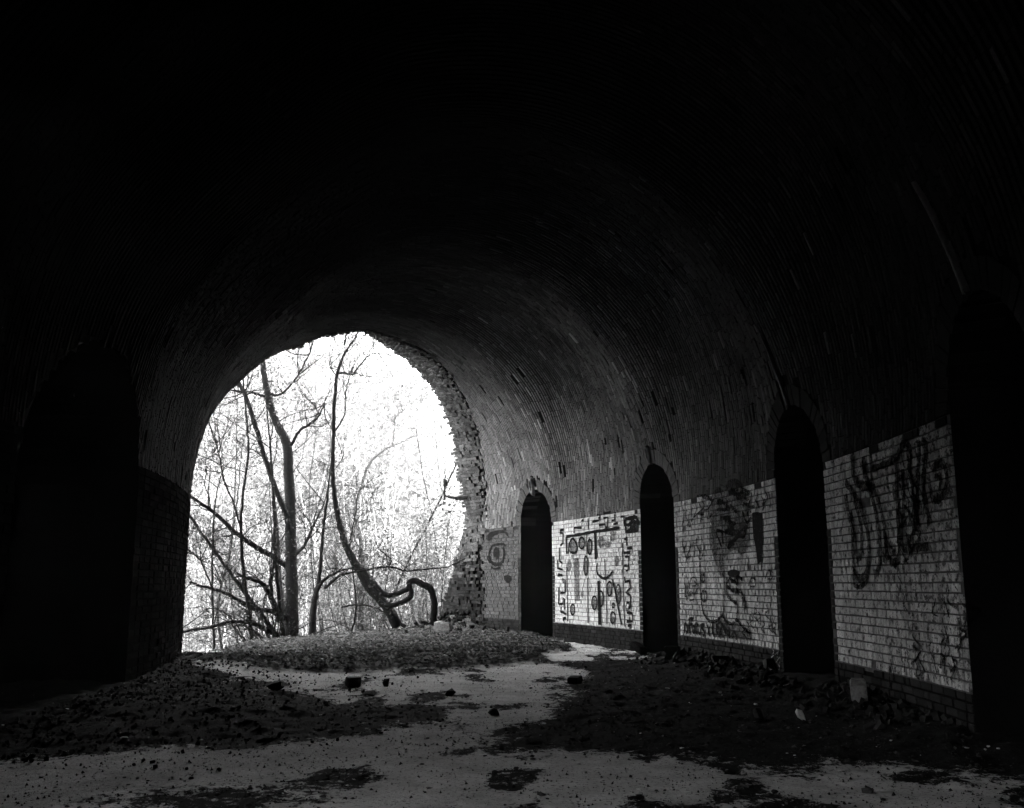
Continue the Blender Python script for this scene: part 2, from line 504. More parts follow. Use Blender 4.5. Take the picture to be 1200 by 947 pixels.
# ------------------------------------------------------------------ right wall
wall = empty('brick_wall', (RO + CX, CY, 0))
tag(wall, 'curved whitewashed brick wall with graffiti, dark base courses and black arched doorways', 'wall')
S_BACK = deg(-62)
def s_nodes(lo, hi, step, extra):
    v = list(np.arange(lo, hi, step)) + [hi] + list(extra)
    v = sorted(v)
    out = [v[0]]
    for q in v[1:]:
        if q in extra or q == hi:
            if q - out[-1] < step * 0.4 and out[-1] not in extra and len(out) > 1: out.pop()
            out.append(q)
        elif q - out[-1] > step * 0.4: out.append(q)
    return np.array(out)
edges = [e for d in DOORS for e in d]
def clamp_rows(V, ssn, tt):
    """pull grid rows in so that the surface ends along the mouth's edge"""
    return V
ZB = 0.335
S_MOUTH = deg(30.9)
sn = s_nodes(S_BACK, S_MOUTH, 0.16, edges)
tn = np.concatenate([[-0.7, 0.0], np.linspace(0.15, ZS, 15)])
# mortar bed: dark behind the near panels, pale where the paint also covers the joints
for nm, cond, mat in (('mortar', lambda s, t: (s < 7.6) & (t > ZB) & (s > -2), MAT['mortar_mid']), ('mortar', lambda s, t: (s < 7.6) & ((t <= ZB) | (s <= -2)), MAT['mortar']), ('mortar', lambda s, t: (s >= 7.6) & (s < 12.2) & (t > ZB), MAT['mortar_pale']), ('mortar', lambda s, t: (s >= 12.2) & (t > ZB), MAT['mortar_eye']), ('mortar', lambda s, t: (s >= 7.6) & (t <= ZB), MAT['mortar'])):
    V, F = grid_surface(sn, tn, 0.011, lambda s, t, c=cond: (~in_right_door(s, t)) & c(s, t))
    mesh_obj(nm, V, F, mat, wall)

PANELS = [('eye', 12.95, 14.72), ('mural', 7.77, 11.55), ('head', 2.86, 6.44), ('scrawl', -1.51, 1.44), ('near', -7.5, -2.89)]
C_W = (ZS - ZB) / 26
def course_rows():
    rows = [(i * ZB / 5, (i + 1) * ZB / 5, True) for i in range(-1, 5)]
    rows += [(ZB + i * C_W, ZB + (i + 1) * C_W, False) for i in range(26)]
    return rows
for pname, a, b in PANELS:
    sa, sb, ta, tb, dk = [], [], [], [], []
    for ri, (z0, z1, base) in enumerate(course_rows()):
        p = a; first = True
        headers = (ri % 4 == 2)
        end = b
        if pname == 'eye': end = float(s_in(z0)) + rng.uniform(-0.15, 0.12)
        while p < end - 0.03:
            quoin = z0 < 1.60 and pname != 'near'
            if first: w = 0.112 if (ri % 2 or quoin) else 0.225
            else: w = 0.112 if (headers or rng.random() < 0.3) else 0.225
            if quoin and not first and p - a < 0.12 and ri % 2: w = 0.17
            q = p + w
            lim = end - 0.112 if (quoin and pname != 'eye') else end
            if p < lim - 0.001: q = lim if lim - q < 0.06 else q
            else: q = end
            if pname == 'scrawl' and first and z0 > 0.4 and rng.random() < 0.4:
                q = p + 0.06; p = q; first = False; continue      # the chipped jamb of the nearest doorway
            jw = 0.004 if pname == 'eye' else 0.0075
            sa.append(p + jw); sb.append(q - jw); ta.append(z0 + 0.0036 + rng.uniform(0, .002)); tb.append(z1 - 0.0036)
            jamb = (p < a + 0.10 and pname != 'near') or (q > end - 0.10 and pname not in ('eye',))
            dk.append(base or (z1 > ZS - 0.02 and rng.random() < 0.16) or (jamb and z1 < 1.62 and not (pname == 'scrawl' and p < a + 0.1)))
            p = q; first = False
    sa, sb, ta, tb, dk = map(np.array, (sa, sb, ta, tb, dk))
    ok = rng.random(len(sa)) > 0.006
    sa, sb, ta, tb, dk = sa[ok], sb[ok], ta[ok], tb[ok], dk[ok]
    V, base = bricks_from(sa, sb, ta, tb, rng.normal(0.0, 0.0022, len(sa)), tilt=0.003)
    if pname == 'scrawl':
        order = np.argsort(sa)                                    # nearest to the viewer first
        singles = order[:300]; rest = order[300:]
        for k in singles:
            mesh_obj('brick', V[k], base, MAT['dark_one'] if dk[k] else MAT['white_one'], wall)
    else:
        rest = np.arange(len(sa))
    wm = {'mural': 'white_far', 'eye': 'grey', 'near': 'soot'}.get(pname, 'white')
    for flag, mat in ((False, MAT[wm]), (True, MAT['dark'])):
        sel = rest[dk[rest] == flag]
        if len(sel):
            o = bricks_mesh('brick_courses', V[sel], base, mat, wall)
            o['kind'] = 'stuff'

# doorways: voussoir rings, jambs and the unlit passages behind
for di, (a, b) in enumerate(DOORS):
    c, r = (a + b) / 2, (b - a) / 2
    # jamb lining
    path = [(a, -0.6)] + [(a, z) for z in np.linspace(0, ZS, 8)] + [(c - (r + 0.0) * math.cos(p), ZS + r * math.sin(p)) for p in np.linspace(0, math.pi, 22)[1:-1]] + [(b, z) for z in np.linspace(ZS, 0, 8)] + [(b, -0.6)]
    P = np.array(path)
    V0 = S(P[:, 0], t_of_z(P[:, 1]), 0.008); V1 = S(P[:, 0], t_of_z(P[:, 1]), 0.75)
    F = [[k, k + 1, len(P) + k + 1, len(P) + k] for k in range(len(P) - 1)]
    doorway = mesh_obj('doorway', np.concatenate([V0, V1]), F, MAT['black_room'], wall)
    n_v = 25
    for k in range(n_v):
        p0, p1 = math.pi * k / n_v + 0.006, math.pi * (k + 1) / n_v - 0.006
        if di == 0 and 10 <= k <= 13: continue                    # key bricks gone over the far doorway
        r0, r1 = r + rng.uniform(-0.012, 0.012), r + 0.225 + rng.uniform(-0.008, 0.008)
        ps = [(r0, p0), (r0, p1), (r1, p1), (r1, p0)]
        s4 = np.array([c + q * math.cos(p) for q, p in ps]); z4 = np.array([ZS + q * math.sin(p) for q, p in ps])
        t4 = t_of_z(z4)
        of = -0.006 + rng.normal(0, 0.004)
        V = np.concatenate([S(s4, t4, of), S(s4, t4, 0.36)])
        mesh_obj('voussoir', V, [[0, 1, 2, 3][::-1], [0, 4, 5, 1][::-1], [1, 5, 6, 2], [2, 6, 7, 3], [3, 7, 4, 0]], MAT['grey'] if di < 2 else MAT['dark'], doorway)
    # passage: a closed dark box opening only through the doorway
    sA, sB, z0, z1, o0, o1 = a - 0.5, b + 0.5, -0.7, ZS + r + 0.35, 0.74, 4.2
    pts = [(sA, z0, o0), (sB, z0, o0), (sB, z1, o0), (sA, z1, o0), (sA, z0, o1), (sB, z0, o1), (sB, z1, o1), (sA, z1, o1)]
    V = np.array([[CX + (RO + o) * math.cos(s / RO), CY + (RO + o) * math.sin(s / RO), z] for s, z, o in pts])
    F = [[4, 5, 6, 7], [0, 4, 7, 3], [1, 2, 6, 5], [3, 7, 6, 2], [0, 1, 5, 4]]
    Vl = V.tolist()
    # the box's front is the strip round the door outline
    ring = [[CX + (RO + o0) * math.cos(s / RO), CY + (RO + o0) * math.sin(s / RO), z] for s, z in path]
    nb_ = len(Vl); Vl += ring
    top = len(ring) // 2
    F += [[0, nb_] + [nb_ + k for k in range(1, top + 1)] + [3], [1, 2] + [nb_ + k for k in range(top, len(ring))], [3, nb_ + top, 2]]
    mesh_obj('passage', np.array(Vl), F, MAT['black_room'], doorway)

# ------------------------------------------------------------------ vault
vault = empty('brick_vault', (RM + CX, CY, ZS))
tag(vault, 'dark shade-toned brick barrel vault broken open at the bright end of the tunnel', 'vault')
def bed(t0, t1, mat, parent, left_holes=False, nm='mortar'):
    sn2 = np.concatenate([np.arange(S_BACK, deg(24), 0.14 if not left_holes else 0.12)])
    tt = np.linspace(t0, t1, int((t1 - t0) / 0.11) + 2)
    K = len(sn2) - 1
    # last stretch follows the mouth's inner edge
    ext = np.linspace(0, 1, 14)[1:]
    Sg = np.concatenate([np.repeat(sn2[:, None], len(tt), 1), deg(24) * 0 + sn2[-1] + (s_in(tt)[None, :] - sn2[-1]) * ext[:, None]], 0)
    Tg = np.repeat(tt[None, :], Sg.shape[0], 0)
    V = S(Sg, Tg, 0.012).reshape(-1, 3)
    n, m = Sg.shape
    i, j = np.meshgrid(np.arange(n - 1), np.arange(m - 1), indexing='ij')
    F = np.stack([i * m + j, i * m + j + 1, (i + 1) * m + j + 1, (i + 1) * m + j], -1).reshape(-1, 4)
    cs_ = (Sg[:-1, :-1] + Sg[1:, 1:]).reshape(-1) / 2; ct_ = (Tg[:-1, :-1] + Tg[1:, 1:]).reshape(-1) / 2
    z = np.interp(ct_, _t, _z)
    kill = in_right_door(cs_, z, 0.10) & (ct_ < 4.0)
    if left_holes: kill |= in_left_door(cs_, ct_)
    return mesh_obj(nm, V, F[~kill], mat, parent)
bed(ZS, T_SPR2, MAT['mortar'], vault, True)

def shear(s0, t):
    """the rings lean: upright in one half of each bay, raked in the other"""
    w = np.clip(t - ZS, 0, 2.6)
    ph = (s0 - 2.15) / 4.9 * 2 * math.pi
    return -0.30 * w * (0.5 - 0.5 * np.cos(ph + 0.4 * np.sin(ph))) * (1 - ss(10.5, 13.0, s0))
sa, sb, ta, tb = [], [], [], []
ring_w = 0.068
s = deg(-11.0)
while s < deg(33.4):
    t = ZS + 0.004 - rng.uniform(0, 0.2)
    while t < T_SPR2:
        w = 0.225 if rng.random() < 0.6 else 0.112
        sa.append(s + 0.0065); sb.append(s + ring_w - 0.0065)
        ta.append(max(t, ZS) + 0.001); tb.append(min(t + w, T_SPR2) - 0.001)
        t += w
    s += ring_w
sa, sb, ta, tb = map(np.array, (sa, sb, ta, tb))
k0, k1 = shear((sa + sb) / 2, ta), shear((sa + sb) / 2, tb)
cs_, ct_ = (sa + sb) / 2 + (k0 + k1) / 2, (ta + tb) / 2
zz = np.interp(ct_, _t, _z)
jag = (hash2(np.floor(ct_ / 0.23).astype(int), np.zeros(len(ct_), int), 5) - 0.5) * 0.22
keep = (tb - ta > 0.03) & ~(in_right_door(cs_, zz, 0.235) & (ct_ < 4.2)) & (cs_ < s_in(ct_) + jag) & (rng.random(len(sa)) > 0.008) & ~in_left_door(cs_, ct_, 0.03)
sa, sb, ta, tb, k0, k1, cs_, ct_ = [v[keep] for v in (sa, sb, ta, tb, k0, k1, cs_, ct_)]
off = rng.normal(0.0, 0.0013, len(sa)) - (rng.random(len(sa)) < 0.018) * 0.010 + (rng.random(len(sa)) < 0.03) * 0.004
# worn patches where the faces have spalled back
off = off + 0.005 * ss(0.60, 0.72, fbm(cs_ * 0.9, ct_ * 0.9, 81))
V, base = bricks_from(sa, sb, ta, tb, np.minimum(off, 0.008), k0, k1, inset=0.004, back=0.034, tilt=0.002)
near = np.where((cs_ > -1.6) & (ct_ < 6.0))[0]
near = near[np.argsort(cs_[near] + 0.35 * ct_[near])][:300]
isn = np.zeros(len(sa), bool); isn[near] = True
# light and shade painted per brick: pale by mouth, dark inward, overhead and left
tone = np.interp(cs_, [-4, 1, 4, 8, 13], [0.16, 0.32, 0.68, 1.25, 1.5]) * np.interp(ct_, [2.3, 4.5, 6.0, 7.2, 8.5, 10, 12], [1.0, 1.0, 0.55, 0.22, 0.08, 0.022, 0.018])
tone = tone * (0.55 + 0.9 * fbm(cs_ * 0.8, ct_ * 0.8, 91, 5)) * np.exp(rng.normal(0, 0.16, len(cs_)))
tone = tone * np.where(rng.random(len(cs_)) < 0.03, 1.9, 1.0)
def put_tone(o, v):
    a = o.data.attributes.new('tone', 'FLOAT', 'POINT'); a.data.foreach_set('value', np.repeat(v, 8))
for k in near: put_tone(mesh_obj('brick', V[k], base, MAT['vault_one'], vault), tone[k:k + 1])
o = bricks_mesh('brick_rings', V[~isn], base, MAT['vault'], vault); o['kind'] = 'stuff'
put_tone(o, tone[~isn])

# outer shell of the structure and the raking broken end
tt = np.linspace(0.0, T_END, 120)
ssn = np.linspace(S_BACK, deg(26), 60)
Sg = np.concatenate([np.repeat(ssn[:, None], len(tt), 1), ssn[-1] + (s_out(tt)[None, :] - ssn[-1]) * np.linspace(0, 1, 8)[1:, None]], 0)
Tg = np.repeat(tt[None, :], Sg.shape[0], 0)
kk = THICK * np.ones(Sg.shape)
V = S(Sg, Tg, THICK).reshape(-1, 3)
n, m = Sg.shape
i, j = np.meshgrid(np.arange(n - 1), np.arange(m - 1), indexing='ij')
F = np.stack([i * m + j, (i + 1) * m + j, (i + 1) * m + j + 1, i * m + j + 1], -1).reshape(-1, 4)
Sc = (Sg[:-1, :-1] + Sg[1:, 1:]).reshape(-1) / 2; Tc = (Tg[:-1, :-1] + Tg[1:, 1:]).reshape(-1) / 2
F = F[~(in_right_door(Sc, np.where(Tc < ZS, Tc, np.interp(Tc, _t, _z)), 0.55) & (Tc < 4.6)) & ~in_left_door(Sc, Tc, 0.15)]
mesh_obj('outer_shell', V, F, MAT['broken'], vault)
tt = np.linspace(-0.4, T_END, 160)
ks = np.linspace(0, 1, 8)
Sg = s_in(tt)[:, None] + (s_out(tt) - s_in(tt))[:, None] * ks[None, :] ** 0.8 + 0.05
Tg = np.repeat(tt[:, None], len(ks), 1)
V = S(Sg, Tg, 0.03 + (THICK - 0.03) * ks[None, :] + 0 * Sg).reshape(-1, 3)
n, m = Sg.shape
i, j = np.meshgrid(np.arange(n - 1), np.arange(m - 1), indexing='ij')
F = np.stack([i * m + j, i * m + j + 1, (i + 1) * m + j + 1, (i + 1) * m + j], -1).reshape(-1, 4)
mesh_obj('broken_core', V, F, MAT['mortar'], vault)
# unseen masonry added to block sky behind the trunks: side walls, deck, spandrel
ZT = 10.5
V, F = [], []
sb_ = np.linspace(S_BACK, deg(31), 50)
for r_, z_ in ((RO + 0.8, 3.7), (RO + 0.8, ZT), (RM - A - 0.8, ZT), (RM - A - 0.8, 3.7)):
    V += [[CX + r_ * math.cos(q / RO), CY + r_ * math.sin(q / RO), z_] for q in sb_]
for r_ in range(3): F += [[r_ * 50 + k, r_ * 50 + k + 1, (r_ + 1) * 50 + k + 1, (r_ + 1) * 50 + k] for k in range(49)]
tt = np.linspace(3.2, T_END - 3.2, 60)
lo_ = S(np.minimum(s_out(tt), deg(34)), tt, THICK)
hi_ = S(np.full(60, deg(31)), tt, 0.8); hi_[:, 2] = ZT
n0 = len(V); V += lo_.tolist() + hi_.tolist()
F += [[n0 + k, n0 + k + 1, n0 + 60 + k + 1, n0 + 60 + k] for k in range(59)]
mesh_obj('sky_block_masonry', np.array(V), F, MAT['broken'], vault)
# toothed bricks of the broken face
acc = Acc(); acc2 = Acc()
def obox(acc, c, ax, ay, az, h):
    sg = np.array([[x, y, z] for x in (-1, 1) for y in (-1, 1) for z in (-1, 1)], float) + rng.normal(0, 0.05, (8, 3))
    V = np.asarray(c)[None] + (sg[:, :1] * h[0]) * ax + (sg[:, 1:2] * h[1]) * ay + (sg[:, 2:] * h[2]) * az
    acc.add(V, [[0, 1, 3, 2], [4, 6, 7, 5], [0, 4, 5, 1], [2, 3, 7, 6], [0, 2, 6, 4], [1, 5, 7, 3]])
for t in np.arange(0.0, 9.2, 0.074):
    gap = float(s_out(t) - s_in(t))
    nst = max(3, int(gap / 0.115))
    for k in range(nst + 1):
        f = k / nst
        if rng.random() < 0.2: continue
        s = float(s_in(t)) + gap * f ** 0.8 + rng.normal(0, 0.06) + 0.03
        o_ = 0.035 + (THICK - 0.035) * f
        c = S(s, t, o_ + 0.01)
        ax = S(s + 0.1, t, o_) - S(s, t, o_); ax /= np.linalg.norm(ax)
        ay = S(s, t + 0.1, o_) - S(s, t, o_); ay /= np.linalg.norm(ay)
        az = np.cross(ax, ay)
        ln = 0.10 if rng.random() < 0.6 else 0.055
        q = rng.normal(0, 0.06)
        ax2 = ax + q * ay; ay2 = ay - q * ax
        obox(acc2 if t < 1.5 + rng.normal(0, 0.25) else acc, c, ax2, ay2, az, (ln * rng.uniform(0.8, 1.1), 0.033, rng.uniform(0.045, 0.09)))
o = acc.build('broken_bricks', MAT['broken'], vault); o['kind'] = 'stuff'
o = acc2.build('dark_broken_bricks', MAT['dark_low'], vault); o['kind'] = 'stuff'

# cement fillets and drain holes over the doorways
def strip_on_vault(name, pts, w0, w1, mat, proud):
    p = np.array(pts, float)
    u = np.linspace(0, len(p) - 1, 24)
    s = np.interp(u, np.arange(len(p)), p[:, 0]); t = np.interp(u, np.arange(len(p)), p[:, 1])
    w = np.linspace(w0, w1, 24) * (1 + rng.normal(0, 0.08, 24))
    V = np.concatenate([S(s - w, t, 0.02), S(s - w * 0.6, t, -proud), S(s + w * 0.6, t, -proud), S(s + w, t, 0.02)])
    F = [[r * 24 + k, r * 24 + k + 1, (r + 1) * 24 + k + 1, (r + 1) * 24 + k] for r in range(3) for k in range(23)]
    return mesh_obj(name, V, F, mat, vault, True)
c3 = sum(DOORS[2]) / 2; c4 = sum(DOORS[3]) / 2; c2 = sum(DOORS[1]) / 2; c1 = sum(DOORS[0]) / 2
strip_on_vault('cement_fillet', [(c3, 3.02), (c3 + 0.08, 3.4), (c3 + 0.13, 3.9)], 0.045, 0.018, MAT['render'], 0.03)['label'] = 'pale cement strip rising from a doorway crown'
strip_on_vault('cement_fillet', [(c4 + 0.02, 3.0), (c4 + 0.10, 3.4), (c4 + 0.18, 3.9)], 0.05, 0.02, MAT['render'], 0.03)
for cc, tz, mat, rr in ((c2 + 0.05, 3.14, MAT['render'], 0.09), (c1 + 0.03, 3.1, MAT['stone'], 0.11)):
    acc = Acc()
    n_ = 14
    rings = []
    for (q, of) in ((1.25, 0.015), (1.05, -0.05), (0.75, -0.05), (0.6, 0.012)):
        an = np.linspace(0, 2 * math.pi, n_, endpoint=False)
        rings.append(S(cc + rr * 0.55 * q * np.cos(an), tz + rr * 1.5 * q * np.sin(an) * (1 - 0.2 * np.sin(an)), of))
    F = [[r * n_ + k, r * n_ + (k + 1) % n_, (r + 1) * n_ + (k + 1) % n_, (r + 1) * n_ + k] for r in range(3) for k in range(n_)]
    acc.add(np.concatenate(rings), F)
    acc.build('drain_spout', mat, vault, True)

# ------------------------------------------------------------------ left wall (almost unlit)
lwall = empty('brick_wall', (RM - A + CX, CY, 0))
tag(lwall, 'black unlit brick wall on the left side of the tunnel with a wide dark arched recess', 'wall')
ln_ = s_nodes(S_BACK, deg(33.4), 0.12, list(LEFT_DOOR) + list(SIDE_ARCH))
tn = np.linspace(T_SPR2, T_END + 0.7, 26)
V, F = grid_surface(ln_, tn, 0.011, lambda s, t: ~in_left_door(s, t))
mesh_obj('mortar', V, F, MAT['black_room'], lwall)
sa, sb, ta, tb = [], [], [], []
for ri in range(31):
    z0, z1 = ri * ZS / 30 - 0.076, (ri + 1) * ZS / 30 - 0.076
    p = deg(-6) + (0.11 if ri % 2 else 0) * RO / (RM - A)
    w = 0.225 * RO / (RM - A)
    while p < deg(33.3):
        q = p + w
        for e in LEFT_DOOR:
            if p < e < q: q = e
        cc = (p + q) / 2
        if not (LEFT_DOOR[0] < cc < LEFT_DOOR[1] and z1 < 2.0) and not in_left_door(np.array(cc), np.array(T_END - (z0 + z1) / 2), 0.02) and q - p > 0.04:
            sa.append(p + 0.006); sb.append(q - 0.006); ta.append(T_END - z1 + 0.005); tb.append(T_END - z0 - 0.005)
        p = q
sa, sb, ta, tb = map(np.array, (sa, sb, ta, tb))
V, base = bricks_from(sa, sb, ta, tb, rng.normal(0, 0.004, len(sa)))
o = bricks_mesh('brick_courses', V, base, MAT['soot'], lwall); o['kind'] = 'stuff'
# reveal of the side arch
a, b = SIDE_ARCH; c = (a + b) / 2; r = (b - a) / 2
P = np.array([(a, -0.6)] + [(a, z) for z in np.linspace(0, SA_SPR, 6)] + [(c - r * math.cos(p), SA_SPR + (SA_TOP - SA_SPR) * math.sin(p)) for p in np.linspace(0, math.pi, 24)[1:-1]] + [(b, z) for z in np.linspace(SA_SPR, 0, 6)] + [(b, -0.6)])
V0 = S(P[:, 0], T_END - P[:, 1], 0.0); V1 = S(P[:, 0], T_END - P[:, 1], THICK + 0.02)
mesh_obj("reveal", np.concatenate([V0, V1]), [[k, k + 1, len(P) + k + 1, len(P) + k] for k in range(len(P) - 1)], MAT["soot"], lwall)
a, b = LEFT_DOOR; c = (a + b) / 2; r = (b - a) / 2
path = [(a, -0.6)] + [(a, z) for z in np.linspace(0, 1.9, 6)] + [(c - r * math.cos(p), 1.9 + (LD_TOP - 1.9) * math.sin(p)) for p in np.linspace(0, math.pi, 24)[1:-1]] + [(b, z) for z in np.linspace(1.9, 0, 6)] + [(b, -0.6)]
P = np.array(path)
V0 = S(P[:, 0], T_END - P[:, 1], 0.0); V1 = V0.copy()
th = P[:, 0] / RO
V1[:, 0] = CX + (RM - A - 3.0) * np.cos(th); V1[:, 1] = CY + (RM - A - 3.0) * np.sin(th)
F = [[k, k + 1, len(P) + k + 1, len(P) + k] for k in range(len(P) - 1)] + [[len(P) + k for k in range(len(P))]]
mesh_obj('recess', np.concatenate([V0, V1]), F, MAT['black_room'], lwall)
# wall added across the unseen tunnel behind the viewer, keeping light out
end = empty('brick_wall', tuple(S(S_BACK, 0.0)))
tag(end, 'added unlit end wall closing the tunnel behind the viewer', 'wall')
tt = np.concatenate([[0.0], np.linspace(0.01, T_END, 60)])
Vv = S(np.full(60, S_BACK), np.linspace(-0.6, T_END + 0.6, 60), 0.05)
mesh_obj('masonry', Vv, [list(range(60))], MAT['soot'], end)

# ------------------------------------------------------------------ graffiti on the right wall
def wall_pt(px, py):
    d = ray(px, py)
    R_ = RO
    dx, dy = d[0], d[1]
    a_ = dx * dx + dy * dy; b_ = -2 * (dx * CX + dy * CY); c_ = CX * CX + CY * CY - R_ * R_
    k = (-b_ + math.sqrt(b_ * b_ - 4 * a_ * c_)) / (2 * a_)
    return (math.atan2(k * dy - CY, k * dx - CX) * RO, CAM_H + k * d[2])
def smooth_line(P, closed=False, n=6):
    P = np.asarray(P, float)
    if len(P) < 3: return P
    Q = np.concatenate([[P[-1]], P, [P[0], P[1]]]) if closed else np.concatenate([[2 * P[0] - P[1]], P, [2 * P[-1] - P[-2]]])
    out = []
    for k in range(1, len(Q) - 2):
        for u in np.linspace(0, 1, n, endpoint=False):
            p0, p1, p2, p3 = Q[k - 1:k + 3]
            out.append(0.5 * ((2 * p1) + (-p0 + p2) * u + (2 * p0 - 5 * p1 + 4 * p2 - p3) * u * u + (-p0 + 3 * p1 - 3 * p2 + p3) * u ** 3))
    out.append(Q[-2])
    return np.array(out)
class Graf:
    def __init__(self): self.acc = Acc(); self.k = 0
    def stroke(self, pts, w, curve=True, closed=False):
        P = np.array([wall_pt(*p) for p in pts])
        P = smooth_line(P, closed) if curve else P
        # resample so that long strokes follow the wall's curve
        out = [P[0]]
        for p, q in zip(P[:-1], P[1:]):
            k = max(1, int(abs(q[0] - p[0]) / 0.12) + 1)
            for u in range(1, k + 1): out.append(p + (q - p) * u / k)
        P = np.array(out)
        T = np.gradient(P, axis=0); T /= np.maximum(np.linalg.norm(T, axis=1, keepdims=True), 1e-6)
        N = np.stack([-T[:, 1], T[:, 0]], 1) * (w / 2) * (1 + 0.18 * np.sin(np.arange(len(P)) * 1.7 + self.k))[:, None]
        self.k += 1
        L, R = P + N, P - N
        of = -0.0085 - 0.00035 * (self.k % 9)
        n = len(P)
        V = np.concatenate([S(L[:, 0], t_of_z(L[:, 1]), of), S(R[:, 0], t_of_z(R[:, 1]), of)])
        self.acc.add(V, [[k, k + 1, n + k + 1, n + k] for k in range(n - 1)])
    def fill(self, pts, curve=True):
        P = np.array([wall_pt(*p) for p in pts])
        if curve: P = smooth_line(P, True, 4)[:-1]
        self.k += 1
        of = -0.0075 - 0.0003 * (self.k % 5)
        V = S(P[:, 0], t_of_z(P[:, 1]), of)
        self.acc.add(V, [list(range(len(P)))])
    def oval(self, cx, cy, rx, ry, w=None):
        pts = [(cx + rx * math.cos(u), cy + ry * math.sin(u)) for u in np.linspace(0, 2 * math.pi, 12, endpoint=False)]
        if w is None: self.fill(pts)
        else: self.stroke(pts, w, True, True)
    def done(self, mat, label):
        o = self.acc.build('graffiti', mat, wall)
        o['label'] = label
def zo(ox, oy, k):
    return lambda *pts: [(ox + x / k, oy + y / k) for x, y in pts]

# the eye
z = zo(560, 610, 13.53)
G = Graf()
G.fill(z((150, 235), (200, 185), (300, 155), (400, 150), (470, 190), (500, 260), (480, 260), (430, 205), (360, 200), (280, 225), (230, 270), (190, 320), (160, 325)), False)
G.oval(560 + 298 / 13.53, 610 + 520 / 13.53, 3.6, 7.3)
G.stroke(z((230, 400), (300, 380), (400, 375), (440, 400)), 0.052)
G.stroke(z((230, 410), (190, 500), (190, 600), (240, 680), (310, 700), (380, 670), (410, 600), (420, 500), (400, 420)), 0.073)
G.stroke(z((160, 560), (165, 620), (210, 670)), 0.042); G.stroke(z((215, 740), (280, 765), (360, 745)), 0.042)
G.fill(z((420, 880), (500, 870), (540, 930), (490, 990), (430, 950)))
G.done(MAT['spray'], 'large eye with arched brow painted in black')

# the mural of lines and ovals
zu, zl = zo(640, 590, 9.467), zo(640, 670, 9.467)
G = Graf()
def line(z, w, *p): G.stroke(z(*p), w, False)
line(zu, 0.055, (225, 370), (400, 340), (540, 312), (700, 290), (820, 268))
line(zu, 0.055, (225, 370), (232, 560)); G.stroke(zu((232, 700), (238, 947)) + zl((242, 200), (243, 550)), 0.035, False)
line(zu, 0.03, (450, 345), (455, 560)); G.stroke(zl((465, 70), (470, 570)), 0.04, False)
line(zu, 0.10, (546, 312), (556, 620)); line(zl, 0.11, (586, 100), (601, 590))
G.stroke(zu((655, 620), (662, 800)) + zl((668, 60), (680, 582)), 0.035, False)
G.stroke(zu((850, 440), (855, 700)) + zl((857, 90), (876, 610)), 0.035, False)
G.stroke(zl((735, 80), (770, 210), (800, 380), (840, 590)), 0.05)
for p in (((310, 270), (395, 268)), ((313, 270), (315, 330)), ((470, 165), (474, 290)), ((520, 202), (590, 190), (590, 150)), ((590, 240), (660, 230)), ((640, 165), (690, 152), (685, 262), (662, 262)),
          ((730, 192), (766, 182), (764, 120)), ((750, 232), (800, 216)), ((160, 468), (190, 440), (190, 330), (155, 326)), ((155, 300), (200, 290)), ((600, 115), (604, 190)), ((640, 110), (720, 98)), ((420, 180), (395, 195)), ((830, 150), (870, 140), (868, 230)),
          ((150, 490), (152, 640), (185, 658)), ((130, 632), (132, 720), (190, 735)), ((130, 800), (185, 792)), ((895, 370), (897, 470)), ((870, 395), (900, 390)), ((865, 548), (940, 545)), ((878, 590), (925, 590), (915, 740), (890, 750)), ((870, 690), (900, 688)), ((960, 490), (900, 500))):
    G.stroke(zu(*p), 0.045, False)
for p in (((140, 30), (185, 42)), ((190, 70), (195, 130)), ((145, 175), (140, 360), (190, 355), (190, 290), (205, 300), (205, 420)), ((160, 235), (215, 232), (215, 90)), ((170, 395), (165, 440), (225, 470)), ((190, 520), (225, 515)), ((195, 520), (195, 550)),
          ((875, 55), (882, 112), (930, 100), (942, 180), (890, 232), (940, 262), (942, 400), (918, 405)), ((895, 345), (925, 340), (930, 400)), ((900, 400), (905, 455), (960, 460), (965, 550), (900, 550)), ((910, 600), (950, 590), (945, 640)), ((930, 500), (935, 550))):
    G.stroke(zl(*p), 0.05, False)
for k in range(9):
    x = 885 + rng.uniform(0, 130); y = 150 + rng.uniform(0, 150)
    G.stroke(zu((x, y), (x + rng.uniform(-60, 60), y + rng.uniform(-40, 60)), (x + rng.uniform(-70, 40), y + rng.uniform(-30, 80))), 0.06)
line(zu, 0.07, (880, 175), (1010, 150), (1020, 300), (890, 312), (880, 175))
G.done(MAT['spray'], 'black line mural of frames, meanders and strokes')
G = Graf()
for cx, cy, rx, ry in ((400, 440, 30, 60), (487, 480, 25, 80), (615, 430, 40, 65), (685, 455, 32, 38), (740, 360, 30, 65), (785, 640, 25, 60), (447, 715, 20, 85), (255, 690, 26, 70), (300, 480, 50, 80)):
    G.oval(640 + cx / 9.467, 590 + cy / 9.467, rx / 9.467, ry / 9.467)
G.fill(zu((300, 610), (365, 600), (370, 830), (310, 820)), False)
for cx, cy, rx, ry in ((298, 435, 20, 50), (405, 250, 14, 42), (540, 355, 27, 60), (615, 330, 24, 60), (708, 205, 24, 62), (810, 270, 26, 90), (745, 535, 25, 40)):
    G.oval(640 + cx / 9.467, 670 + cy / 9.467, rx / 9.467, ry / 9.467)
G.fill(zl((315, 70), (372, 75), (378, 325), (318, 325)), False)
G.done(MAT['spray_grey'], 'grey sprayed ovals and bars of the mural')
G = Graf()
